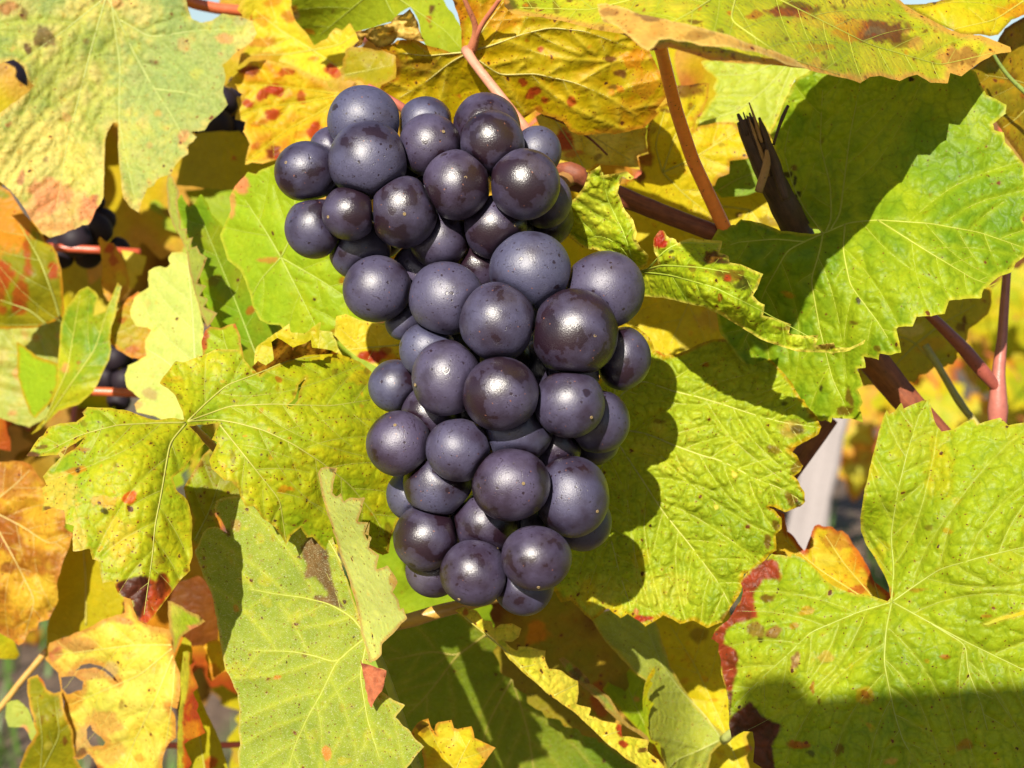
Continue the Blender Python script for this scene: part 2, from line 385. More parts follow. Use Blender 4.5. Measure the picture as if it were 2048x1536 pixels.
def pigment(v, seed, cols, scale=110.0, veins=None, vein_col=None, vein_w=16.0, vein_k=0.6, edge=None, edged=None, blobs=(), regions=(), mottle=0.0):
    x, y = v[:, 0], v[:, 1]
    t = np.clip((fbm(x / scale, y / scale, seed, 4) - 0.22) / 0.56, 0, 1) * (len(cols) - 1)
    i = np.clip(t.astype(int), 0, len(cols) - 2) if len(cols) > 1 else np.zeros(len(v), int)
    A = np.array(cols, float); f = (t - i)[:, None] if len(cols) > 1 else 0
    c = A[i] * (1 - f) + (A[i + 1] * f if len(cols) > 1 else 0)
    if len(cols) == 1: c = A[i]
    if vein_col is not None and veins is not None:
        k = vein_k * np.exp(-(veins / vein_w) ** 2) ; c = c * (1 - k[:, None]) + np.array(vein_col) * k[:, None]
    wx = x + 26 * (fbm(x / 34, y / 34, seed + 71, 3) - .5) * 2; wy = y + 26 * (fbm(x / 34, y / 34, seed + 93, 3) - .5) * 2
    if edge is not None:
        ec, ew, ek = edge; nn = fbm(x / 45, y / 45, seed + 7, 3)
        k = ek * (1 - sstep(0.25, 1.0, edged / (ew * (0.25 + 1.7 * nn)))); c = c * (1 - k[:, None]) + np.array(ec) * k[:, None]
    for bx, by, br, bc, bk in blobs:
        br = np.broadcast_to(br, (2,)) if not np.isscalar(br) else (br, br)
        w = 0.35
        d = np.hypot((x * (1 - w) + wx * w - bx) / br[0], (y * (1 - w) + wy * w - by) / br[1]) + 0.9 * (fbm(x / 14, y / 14, seed + 31, 3) - .5)
        k = bk * (1 - sstep(0.72, 1.12, d)); c = c * (1 - k[:, None]) + np.array(bc) * k[:, None]
    for poly, rc, rk in regions:
        sx = x + 7 * (fbm(x / 16, y / 16, seed + 41, 2) - .5); sy = y + 7 * (fbm(x / 16, y / 16, seed + 43, 2) - .5)
        k = rk * np.mean([inside(sx + ox, sy + oy, poly) for ox, oy in ((-2.5, 0), (2.5, 0), (0, -2.5), (0, 2.5), (0, 0))], axis=0); m = (0.35 + 1.3 * fbm(x / 24, y / 24, seed + 57, 4))[:, None]
        c = c * (1 - k[:, None]) + np.array(rc) * m * k[:, None]
    return c

def scatter(seed, outline, n, cols, r0, r1, k=0.8, edge_bias=False):
    rng = np.random.RandomState(seed); o = np.asarray(outline); lo, hi = o.min(0), o.max(0); out = []
    ol = [tuple(q) for q in o]
    while len(out) < n:
        p = rng.uniform(lo, hi)
        if not inside1((p[0], p[1]), ol): continue
        if edge_bias and rng.rand() > math.exp(-lindist(p[None], [o], 8, True)[0] / 40): continue
        r = r0 + (r1 - r0) * rng.rand() ** 2
        out.append((p[0], p[1], (r * rng.uniform(.7, 1.3), r * rng.uniform(.7, 1.3)), cols[rng.randint(len(cols))], k * rng.uniform(.6, 1)))
    return out

def blade(name, parent, origin, outline, depth, seed, step, cols, prim=(), sides=(), holes=(), quilt=0.0, bump=1.0, bumps=130.0, crumple=0.0,
          vein_col=None, vein_w=16, vein_k=.6, edge=None, blobs=(), regions=(), speck=None, spot=0.3, net=0.5, hair=0.0, scale=110, teeth=None, jit=1.2, speck_edge=None, pucker=None):
    v, f, loops = blade_geo(outline, step, seed, holes, jit, teeth)
    edged = lindist(v, loops, 2.5, True)
    vs = list(prim) + list(sides); vd = None
    if vs: vd = lindist(v, vs, 2.5)
    D = lambda x, y: depth(x, y) + bump * 2 * (fbm(np.asarray(x) / bumps, np.asarray(y) / bumps, seed + 11, 2) - .5) + (crumple * 2 * (fbm(np.asarray(x) / 26, np.asarray(y) / 26, seed + 23, 3) - .5) if crumple else 0)
    d = D(v[:, 0], v[:, 1])
    if vd is not None and quilt: d = d + quilt * np.exp(-vd / 13.0) - quilt * 0.25 * fbm(v[:, 0] / 22, v[:, 1] / 22, seed + 61, 2)
    pk = None
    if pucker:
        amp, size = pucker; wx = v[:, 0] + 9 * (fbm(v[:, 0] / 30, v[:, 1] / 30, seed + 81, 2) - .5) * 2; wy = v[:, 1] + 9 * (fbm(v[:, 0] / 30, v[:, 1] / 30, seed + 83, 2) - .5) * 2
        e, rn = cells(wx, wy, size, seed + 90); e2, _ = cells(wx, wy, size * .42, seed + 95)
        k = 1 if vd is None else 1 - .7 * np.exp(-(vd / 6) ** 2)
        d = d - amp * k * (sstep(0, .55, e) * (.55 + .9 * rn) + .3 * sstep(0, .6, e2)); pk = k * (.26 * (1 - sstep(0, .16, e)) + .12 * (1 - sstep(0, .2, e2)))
    bl = list(blobs)
    if speck: bl += scatter(seed + 1, outline, *speck)
    if speck_edge: bl += scatter(seed + 2, outline, *speck_edge, edge_bias=True)
    c = pigment(v, seed, cols, scale, vd, vein_col, vein_w, vein_k, edge, edged, bl, regions)
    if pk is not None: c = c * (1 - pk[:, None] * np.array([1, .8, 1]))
    sp = np.clip(spot * (0.25 + 1.5 * fbm(v[:, 0] / 90, v[:, 1] / 90, seed + 77, 2)) + 0.35 * spot * np.exp(-edged / 25), 0, 1)
    fx = np.c_[sp, np.full(len(v), net), np.full(len(v), hair)]
    o = mesh_obj(name, P(v[:, 0], v[:, 1], d / 1000), f, LEAF, parent, origin, color=c, fx=fx)
    return o, D

LEAVES = []
def leaf(label, outline, depth, seed=1, step=3.6, hub=None, prim=(), vr=(.24, .08), side=True, gap=52, flaps=(), petiole=None, vein_tint=None, group=None, quilt=0.7, name="vine_leaf", **kw):
    tps = TPS(depth); ob = np.asarray(outline, float)
    hub = hub if hub is not None else tuple(ob.mean(0)); h3 = P(hub[0], hub[1], float(tps(hub[0], hub[1])) / 1000)
    root = empty(name, h3); tag(root, label, "leaf", group)
    pr = [smooth_line(q) for q in prim]; sd_ = grow_side_veins(pr, ob, seed, gap) if (pr and side) else []
    bl, D = blade("leaf_blade", root, h3, outline, tps, seed, step, prim=pr, sides=sd_, quilt=quilt if pr else 0, **kw)
    vt = vein_tint or tuple(0.55 * a + 0.45 * b for a, b in zip(kw["cols"][len(kw["cols"]) // 2], (.42, .42, .10)))
    for q in pr:
        q = q[inside(q[:, 0], q[:, 1], ob)] if not kw.get("teeth") else q
        if len(q) < 3: continue
        r = np.linspace(vr[0], vr[1], len(q)); d = D(q[:, 0], q[:, 1]) + r * 0.05 + quilt * 0.72
        g = tube_geo(P(q[:, 0], q[:, 1], d / 1000), r / 1000 * .85, 6)
        mesh_obj("main_vein", *g, VEIN, root, h3, color=vt)
    if sd_:
        gs = []
        for q in sd_:
            r = np.linspace(vr[0] * .27, vr[1] * .40, len(q)); d = D(q[:, 0], q[:, 1]) + r * 0.35 + quilt * 0.72
            gs.append(tube_geo(P(q[:, 0], q[:, 1], d / 1000), r / 1000, 4, caps=False))
        tag(mesh_obj("side_veins", *join_geo(gs), VEIN, root, h3, color=vt), kind="stuff")
    for fl in flaps:
        fl = dict(fl); nm = fl.pop("name", "curled_edge"); fo = fl.pop("outline"); fd = fl.pop("depth"); lb = fl.pop("label", None); fp = [smooth_line(q) for q in fl.pop("prim", ())]
        fk = dict(cols=kw["cols"], step=step, seed=seed + 50); fk.update(fl); ft = TPS(fd)
        fs = fk.pop("seed"); fst = fk.pop("step")
        fob, FD = blade(nm, root, h3, fo, ft, fs, fst, prim=fp, **fk)
        if lb: fob["label"] = lb
        for q in fp:
            r = np.linspace(.14, .05, len(q)); g = tube_geo(P(q[:, 0], q[:, 1], (FD(q[:, 0], q[:, 1]) - .05) / 1000), r / 1000, 5)
            mesh_obj("side_vein", *g, VEIN, root, h3, color=vt)
    if petiole:
        pts, r0, r1, pc = petiole; q = np.array(pts, float); q = smooth_line(q, 10, 4)
        rr = np.linspace(r0, r1, len(q)) * q[:, 2] / FPX / 1000; rr[:3] *= (1.25, 1.15, 1.05)
        mesh_obj("petiole", *tube_geo(P(q[:, 0], q[:, 1], q[:, 2] / 1000), rr, 10), PET, root, h3, color=pc)
    LEAVES.append(root); return root

def tube_uv(name, pts, radii_px, mat, parent=None, sides=14, ridges=0.12, color=None, step=8, it=3, wob=0.0, seed=0, origin=None):
    """pts: px, py, mm; radii in photo pixels"""
    q = smooth_line(np.array(pts, float), step, it); n = len(q); rp = np.interp(np.linspace(0, 1, n), np.linspace(0, 1, len(radii_px)), radii_px)
    if wob: rp = rp * (1 + wob * 2 * (vnoise(np.arange(n) / 3.0, np.full(n, seed + .5), seed) - .5))
    path = P(q[:, 0], q[:, 1], q[:, 2] / 1000); v, f = tube_geo(path, rp * q[:, 2] / FPX / 1000, sides, ridges, True, seed)
    o = mesh_obj(name, v, f, mat, parent, path[0] if origin is None else origin, color=color)
    uv = o.data.uv_layers.new(name="UVMap"); ln = np.r_[0, np.cumsum(np.linalg.norm(np.diff(path, axis=0), axis=1))] * 100
    for p in o.data.polygons:
        if len(p.vertices) != 4: continue
        ks = [i % sides for i in p.vertices]; wrap = max(ks) == sides - 1 and min(ks) == 0
        for li, i in zip(p.loop_indices, p.vertices):
            k = i % sides; u = 1.0 if (wrap and k == 0) else k / sides; uv.data[li].uv = (u, ln[i // sides])
    return o
# ------------------------------------------------------------------ the ground and the far row
def ground_mat():
    t = NT("vineyard_soil"); tc = t.n("TexCoord").outputs["Object"]
    a = t.noise(tc, 9.0, 6.0, 0.65); b = t.noise(tc, 60.0, 4.0, 0.6)
    col = t.mix(a, (0.026, 0.015, 0.009, 1), (0.120, 0.074, 0.046, 1)); col = t.mix(t.math('MULTIPLY', t.ss(b, .5, .7), .6), col, (0.18, 0.12, 0.085, 1))
    col = t.mix(t.math('MULTIPLY', t.ss(t.noise(tc, 2.2, 3.0), .52, .62), .7), col, (0.030, 0.062, 0.009, 1))
    bp = t.n("Bump", None, Strength=0.9, Distance=0.02, Height=t.math('ADD', a, t.math('MULTIPLY', b, .4)))
    return t.done(t.n("BsdfPrincipled", None, Base_Color=col, Roughness=0.9, Normal=bp.outputs[0]))
n = 90; gx = np.r_[-400, -60, np.linspace(-4, 4, n), 60, 400]; gy = np.r_[-400, -30, np.linspace(-1.5, 7, n), 60, 400]
X, Y = np.meshgrid(gx, gy); Zg = 0.05 * (fbm(X * 3, Y * 3, 3, 3) - .5) + 0.12 * (fbm(X * .7, Y * .7, 9, 2) - .5)
vv = np.c_[X.ravel(), Y.ravel(), Zg.ravel()]; m_ = len(gx)
ff = [(j * m_ + i, j * m_ + i + 1, (j + 1) * m_ + i + 1, (j + 1) * m_ + i) for j in range(len(gy) - 1) for i in range(m_ - 1)]
tag(mesh_obj("ground", vv, ff, ground_mat()), kind="structure")
def gz(x, y): return 0.05 * (fbm(np.array([x * 3]), np.array([y * 3]), 3, 3)[0] - .5) + 0.12 * (fbm(np.array([x * .7]), np.array([y * .7]), 9, 2)[0] - .5)
# grass between the rows
gm = NT("grass_blade"); gmat = gm.done(gm.n("MixShader", None, i0=.35, i1=gm.n("BsdfPrincipled", None, Base_Color=(.075, .145, .022, 1), Roughness=.5).outputs[0], i2=gm.n("BsdfTranslucent", None, Color=(.12, .2, .02, 1)).outputs[0]))
rng = np.random.RandomState(5); V, Fc = [], []
for k in range(14000):
    x, y = rng.uniform(-2.2, 2.2), rng.uniform(0.6, 4.2)
    if vnoise(np.array([x * 2.1]), np.array([y * 2.1]), 44)[0] < (.47 if x < -.12 else .66): continue
    h = rng.uniform(.03, .11); a = rng.uniform(0, 6.28); dx, dy = math.cos(a), math.sin(a); w = .0035; b = len(V); z = gz(x, y) - .004; l = rng.uniform(.01, .05)
    V += [(x - dy * w, y + dx * w, z), (x + dy * w, y - dx * w, z), (x + dx * l * .4 + dy * w * .7, y + dy * l * .4 - dx * w * .7, z + h * .6), (x + dx * l * .4 - dy * w * .7, y + dy * l * .4 + dx * w * .7, z + h * .6), (x + dx * l, y + dy * l, z + h)]
    Fc += [(b, b + 1, b + 2, b + 3), (b + 3, b + 2, b + 4)]
tag(mesh_obj("grass", V, Fc, gmat), kind="stuff")

def generic_outline(seed, n=120):
    rng = np.random.RandomState(seed); th = np.linspace(-math.pi, math.pi, n, endpoint=False); r = np.zeros(n)
    for a, L, w in ((0, 1.0, .55), (.95, .92, .5), (-.95, .92, .5), (1.95, .75, .5), (-1.95, .75, .5), (2.65, .6, .4), (-2.65, .6, .4)):
        d = (th - a + math.pi) % (2 * math.pi) - math.pi; r = np.maximum(r, L * rng.uniform(.9, 1.08) * (0.62 + .38 * np.exp(-(d / w) ** 2 * 2.2)) * (np.abs(d) < 1.2))
    tooth = np.abs(((np.arange(n) / n * 26) % 1) - .5) * 2; r = r * (.92 + .13 * tooth) * (1 - .55 * np.exp(-((np.abs(th) - math.pi) / .22) ** 2))
    return np.c_[r * np.cos(th), r * np.sin(th)]
def generic_leaf_mesh(seed, cols, size, curl, edge_c, rough_n=6):
    o = generic_outline(seed) * 100; v, f, _ = blade_geo(o, 9.0, seed, (), 0.8)
    ed = segdist(v, np.c_[o, np.roll(o, -1, 0)]); th = np.arctan2(v[:, 1], v[:, 0]); r = np.hypot(v[:, 0], v[:, 1])
    vd = np.min([np.abs(np.sin(th - a)) * r + (np.cos(th - a) < 0) * 99 for a in (0, .95, -.95, 1.95, -1.95)], axis=0)
    z = curl * (r / 100) ** 2 * 22 * np.cos(2 * th + seed) - 9 * np.abs(curl) * (r / 100) ** 2 + 7 * (fbm(v[:, 0] / 40, v[:, 1] / 40, seed, 3) - .5) * 2 - 2.5 * np.exp(-(vd / 7) ** 2)
    c = pigment(v, seed, cols, 70, vd, tuple(.6 * np.array(cols[0]) + .4 * np.array(LIME)), 9, .5, (edge_c, 16, .8), ed, scatter(seed, o, rough_n, [RED, BROWN, TAN], 4, 13, .8))
    me = bpy.data.meshes.new("leaf_blade"); me.from_pydata((np.c_[v, z] * size / 100).tolist(), [], f.tolist()); me.polygons.foreach_set("use_smooth", np.ones(len(me.polygons), bool))
    for nm, cc in (("pigment", c), ("fx", np.tile((.3, .4, .1), (len(v), 1)))):
        a = me.attributes.new(nm, 'FLOAT_COLOR', 'POINT'); a.data.foreach_set("color", np.c_[cc, np.ones(len(v))].astype(np.float32).ravel())
    me.materials.append(LEAF); return me
KINDS_ = [("yellow", (YEL, GOLD, YEL), TAN, 4), ("pale yellow", (CREAM, YEL, PALE), ORANGE, 4), ("lime green", (LIME, YEL, LIME), YEL, 3), ("green", (GREEN, LIME, GREEN), LIME, 3), ("orange", (ORANGE, GOLD, YEL), RED, 10), ("reddish", (RED, ORANGE, GOLD), PURP, 10), ("brown dry", (TAN, BROWN, GOLD), BROWN, 8)]
PROTO = {}
for i, (nm, cs, ec, rn) in enumerate(KINDS_): PROTO[nm] = [generic_leaf_mesh(100 + 10 * i + k, cs, .055, (.7, -1.0, 1.6)[k], ec, rn) for k in range(3)]
def pet_mesh():
    q = np.c_[np.linspace(0, -.05, 7), np.zeros(7), -np.linspace(0, 1, 7) ** 2 * .03]; v, f = tube_geo(q, np.linspace(.0011, .0015, 7), 6)
    me = bpy.data.meshes.new("petiole"); me.from_pydata([tuple(p) for p in v], [], f); a = me.attributes.new("pigment", 'FLOAT_COLOR', 'POINT')
    a.data.foreach_set("color", np.tile((.30, .07, .03, 1), (len(v), 1)).astype(np.float32).ravel()); me.materials.append(PET); return me
PETM = pet_mesh()
def place_generic(kind, loc, rot, scale, label, group, rng):
    r = empty("vine_leaf", loc); tag(r, label, "leaf", group); r.rotation_euler = rot; r.scale = (scale,) * 3
    for me in (PROTO[kind][rng.randint(3)], PETM):
        o = bpy.data.objects.new(me.name, me); COL.objects.link(o); o.parent = r
    return r
def leaf_rot(rng, tilt=0.6):
    """blade roughly upright, its face towards the light side (-y), tip hanging down"""
    e = Matrix.Rotation(rng.uniform(-1, 1) * tilt, 4, 'Z') @ Matrix.Rotation(rad(75) + rng.uniform(-1, 1) * tilt, 4, 'X') @ Matrix.Rotation(rad(-90) + rng.uniform(-.9, .9), 4, 'Z')
    return e.to_euler()
rng = np.random.RandomState(21); kinds = [k[0] for k in KINDS_]; pr_ = np.array([.26, .18, .20, .12, .12, .06, .06])
nrow = 0
while nrow < 210:                                        # the next row of low vines
    x = rng.uniform(-1.15, 1.15); y = 2.1 + rng.normal() * .13; z = .18 + .60 * rng.rand() ** .8
    if z > .66 + .10 * math.sin(x * 5.1) + .05 * math.sin(x * 13): continue
    k = kinds[rng.choice(7, p=pr_)]
    place_generic(k, (x, y, z), leaf_rot(rng, .8), rng.uniform(.8, 1.35), "out of focus %s vine leaf among the leaves of the next row" % k, "%s leaves of the next vine row" % k, rng); nrow += 1
for i, x in enumerate((-.95, -.2, .42, 1.0)):            # its stocks
    r = empty("vine_stock", (x, 2.14, gz(x, 2.14) - .02)); tag(r, "out of focus dark gnarled vine stock under the leaves of the next row", "vine stock", "vine stocks of the next row")
    pa = [(x + .03 * math.sin(h * 9 + i), 2.14 + .02 * math.cos(h * 7 + i), gz(x, 2.14) - .02 + h) for h in np.linspace(0, .48, 14)]
    v, f = tube_geo(pa, .026 + .012 * np.sin(np.linspace(0, 9, 14)) ** 2, 9, .4, True, i); mesh_obj("trunk", v, f, DARKCANE, r, (x, 2.14, gz(x, 2.14) - .02))
    for sgn in (-1, 1):
        pa = [(x + sgn * s * .32, 2.14, gz(x, 2.14) + .45 + .10 * s ** .5) for s in np.linspace(0, 1, 8)]; v, f = tube_geo(pa, np.linspace(.016, .006, 8), 7, .3); mesh_obj("arm", v, f, CANE, r, (x, 2.14, gz(x, 2.14) - .02))
# leaves of this row, behind and below the near ones
fill = [(1640, 440, 470, "green"), (1500, 1500, 425, "yellow"), (1440, 1540, 440, "pale yellow"), (190, 960, 470, "green"), (20, 190, 500, "brown dry"), (60, 150, 520, "orange"), (690, 165, 470, "yellow"), (600, 175, 460, "yellow"), (560, 60, 460, "yellow"), (1050, 260, 430, "yellow"), (1130, 60, 480, "yellow"), (1360, 150, 480, "lime green"), (1345, 40, 500, "yellow"), (1400, 230, 470, "yellow"), (250, 330, 520, "yellow"), (290, 420, 560, "brown dry"), (330, 480, 600, "brown dry"), (265, 520, 640, "brown dry"), (235, 450, 610, "green"), (310, 300, 580, "pale yellow"), (180, 540, 600, "pale yellow"),  # brown leaves in the left gap chosen darker to stand for its shade
        (350, 400, 680, "lime green"), (220, 640, 660, "orange"), (300, 560, 720, "green"), (90, 700, 560, "lime green"), (-60, 520, 600, "orange"), (-120, 300, 620, "yellow"), (-100, 900, 560, "yellow"),
        (1800, 720, 1500, "pale yellow"), (1880, 800, 1450, "lime green"), (1930, 690, 1600, "yellow"), (2030, 640, 1300, "lime green"), (2040, 760, 1500, "lime green"), (1860, 730, 1550, "orange"), (1700, 850, 1700, "pale yellow"), (1900, 880, 1600, "pale yellow"), (1690, 790, 1500, "yellow"), (2010, 560, 1200, "lime green"), (2100, 880, 1250, "green"), (1960, 830, 1500, "pale yellow"), (1740, 790, 1600, "lime green"), (2000, 700, 1700, "orange"), (1800, 870, 1600, "orange"), (1720, 930, 1750, "pale yellow"), (1960, 620, 1500, "yellow"), (2060, 690, 1650, "pale yellow"),
        (60, 860, 560, "brown dry"), (30, 1000, 600, "yellow"), (150, 1130, 560, "lime green"), (430, 1180, 520, "orange"), (420, 1260, 640, "brown dry"), (560, 760, 480, "green"), (640, 700, 500, "lime green"),
        (900, 720, 470, "green"), (1000, 1000, 480, "lime green"), (880, 1150, 470, "green"), (1100, 1300, 520, "green"), (1000, 1450, 520, "green"), (1250, 1350, 540, "lime green"), (1350, 1500, 520, "yellow"), (1480, 300, 520, "yellow"), (1650, 350, 560, "yellow"), (1500, 600, 520, "yellow"), (1850, 300, 520, "orange"), (2000, 300, 540, "brown dry"), (1200, 450, 500, "yellow"),
        (120, 60, 640, "lime green"), (700, 300, 560, "orange"), (540, 420, 520, "green"), (700, 1300, 520, "green"), (600, 1400, 560, "lime green"), (1700, 1350, 520, "yellow"), (1900, 1300, 540, "lime green"), (2100, 1200, 560, "yellow"), (2120, 400, 560, "orange")]
fill += [(-130, 150, 430, "yellow"), (-230, 420, 440, "lime green"), (-160, 680, 430, "orange"), (-260, 900, 450, "yellow"), (-150, 1150, 420, "lime green"), (-330, 1250, 460, "brown dry"), (-420, 600, 470, "yellow"), (-400, 250, 480, "orange"), (-450, 1000, 500, "lime green"), (-560, 450, 560, "yellow"), (-600, 800, 580, "green")]
rng = np.random.RandomState(33); made = {}
for px, py, d, k in fill:
    p = P(px, py, d / 1000)
    zone = "beside the upright pink shoot" if px > 1600 and d > 1000 else "behind the lower right leaf" if px > 1600 and py > 1000 else "behind the top right leaves" if px > 1300 and py < 500 else "behind the big green leaf" if px > 1300 and py < 1000 else "below the puckered leaf" if px > 1150 else "behind the grape bunch" if px > 800 else "in the gap under the mottled leaf" if -120 < px < 400 and py < 620 else "past the far left edge" if px < -120 else "at the far left edge" if px < 130 else "deep left of the bunch" if py < 900 else "in the lower left gaps"
    r = place_generic(k, p, leaf_rot(rng, .55), rng.uniform(.55, .85), "blurred %s vine leaf %s" % (k, zone), "blurred leaves " + zone, rng); made.setdefault((k, zone), []).append((px, r))
ORD = ("leftmost", "second from left", "third from left", "fourth from left", "fifth from left", "sixth from left", "seventh from left", "eighth from left")
for (k, zone), rs in made.items():
    if len(rs) > 1:
        for i, (px, r) in enumerate(sorted(rs, key=lambda q: q[0])): r["label"] = "%s of the blurred %s leaves %s" % (ORD[i], k, zone)

# fallen leaves under the vines
rng = np.random.RandomState(61)
for i in range(46):
    x, y = rng.uniform(-.9, .9), rng.uniform(.9, 2.4); k = ("brown dry", "yellow", "orange")[rng.randint(3)]
    o = place_generic(k, (x, y, gz(x, y) + .012), (rng.uniform(-.25, .25), rng.uniform(-.25, .25), rng.uniform(0, 6.28)), rng.uniform(.7, 1.1), "fallen %s vine leaf on the soil between the rows" % k, "fallen %s leaves on the soil" % k, rng)

# ------------------------------------------------------------------ grapes
def sphere_geo(nu=40, nv=26):
    v = [(0, 0, 1)]; f = []
    for j in range(1, nv):
        a = math.pi * j / nv
        for i in range(nu): b = 2 * math.pi * i / nu; v.append((math.sin(a) * math.cos(b), math.sin(a) * math.sin(b), math.cos(a)))
    v.append((0, 0, -1)); L = len(v) - 1
    for i in range(nu): f.append((0, 1 + i, 1 + (i + 1) % nu))
    for j in range(nv - 2):
        for i in range(nu): a = 1 + j * nu; f.append((a + i, a + nu + i, a + nu + (i + 1) % nu, a + (i + 1) % nu))
    a = 1 + (nv - 2) * nu
    for i in range(nu): f.append((a + i, L, a + (i + 1) % nu))
    return np.array(v), f
SPH, SPF = sphere_geo(44, 30)
def settle(g, base, it=300, tight=.82):
    """g: px, py, r px, rank (px towards the viewer). Slides berries along the view until they only touch."""
    g = np.array(g, float); d = base - g[:, 3] * base / FPX; rk = g[:, 3] + np.arange(len(g)) * 1e-3
    for _ in range(it):
        p = np.c_[(g[:, 0] - 1024) / FPX * d, (g[:, 1] - 768) / FPX * d]; r = g[:, 2] / FPX * base
        for i in range(len(g)):
            for j in range(i):
                q = p[i] - p[j]; s2 = q.dot(q); mn = tight * (r[i] + r[j]); dz = d[i] - d[j]
                if s2 + dz * dz < mn * mn:
                    need = math.sqrt(max(mn * mn - s2, 0)); sg = -1 if rk[i] > rk[j] else 1
                    e = (need - sg * dz) * .25; e = min(max(e, 0), .001); d[i] += sg * e; d[j] -= sg * e
    return d
def build_bunch(name, label, g, base, seed, rubs={}, scars=(), group=None, squash={}, grow=1.0, skin=None):
    g = np.array(g, float); g[:, 2] *= grow; rng = np.random.RandomState(seed); d = settle(g, base); ctr = P(g[:, 0], g[:, 1], d); rr = g[:, 2] / FPX * d
    root = empty(name, ctr.mean(0)); tag(root, label, "grapes", group); objs = []
    for i in range(len(g)):
        sx, sy = squash.get(i, (rng.uniform(.97, 1.03), rng.uniform(.97, 1.04))); sz = .5 * (sx + sy)
        v = SPH * rr[i]; M = np.array([RT * sx, -UP * sy, FW * sz]); v = v @ M
        v = v * (1 + .10 * (fbm(v[:, 0] * 110 + i * 5 + v[:, 2] * 60, v[:, 1] * 110 + v[:, 2] * 80 + 9, seed + i, 2) - .5))[:, None]
        for j in range(len(g)):
            if j == i: continue
            q = ctr[j] - ctr[i]; L = np.linalg.norm(q)
            if L > (rr[i] + rr[j]) * 1.12 or L < 1e-6: continue
            q /= L; h = (L * L + rr[i] ** 2 - rr[j] ** 2) / (2 * L) - .00003; s = v @ q; k = .0007
            over = s - (h - k); soft = np.where(over > 0, k * (1 - np.exp(-np.maximum(over, 0) / k)), over)
            v = v + np.where(over > 0, soft - over, 0)[:, None] * q
        R = Matrix.Rotation(rng.uniform(0, 6.28), 3, Vector(rng.normal(size=3))); Ri = np.array(R.transposed())
        vl = v @ np.array(R)                                    # stored turned, so each berry shows another side of its bloom
        me = bpy.data.meshes.new("grape"); me.from_pydata(vl.tolist(), [], SPF); me.polygons.foreach_set("use_smooth", np.ones(len(me.polygons), bool)); me.materials.append(skin or GRAPE)
        o = bpy.data.objects.new("grape", me); COL.objects.link(o); o.parent = root; o.location = Vector(ctr[i] - np.array(root.location)); o.rotation_euler = R.to_euler()
        o["rub"] = float(rubs.get(i, .51 + rng.uniform(-.06, .07))); objs.append((o, ctr[i], rr[i], R))
    for i, sx, sy in scars:
        o, c, r, R = objs[i]; ray = P(sx, sy, 1.0) - C0; ray /= np.linalg.norm(ray); b = (c - C0).dot(ray); e = c - C0 - b * ray; h2 = r * r - e.dot(e)
        if h2 <= 0: continue
        hit = C0 + ray * (b - math.sqrt(h2)); nrm = (hit - c) / r; q = Vector(nrm).to_track_quat('Z', 'Y').to_matrix(); Q = np.array(q)
        ring = []; prof = ((.00033, -.00006), (.00030, .00006), (.00018, .00007), (.00012, -.00002), (.00004, .00005))
        vs = [Q @ np.array([a * math.cos(t), a * math.sin(t), z]) for a, z in prof for t in np.linspace(0, 2 * math.pi, 10, endpoint=False)]
        fs = [(k * 10 + m, k * 10 + (m + 1) % 10, k * 10 + 10 + (m + 1) % 10, k * 10 + 10 + m) for k in range(4) for m in range(10)] + [tuple(range(40, 50))]
        vs = (np.array(vs) + (hit - c)) @ np.array(R)
        me = bpy.data.meshes.new("blossom_scar"); me.from_pydata(vs.tolist(), [], fs); me.materials.append(SCAR)
        s_ = bpy.data.objects.new("blossom_scar", me); COL.objects.link(s_); s_.parent = o
    return root, objs
sm = NT("blossom_scar"); SCAR = sm.done(sm.n("BsdfPrincipled", None, Base_Color=(.16, .11, .045, 1), Roughness=.7))
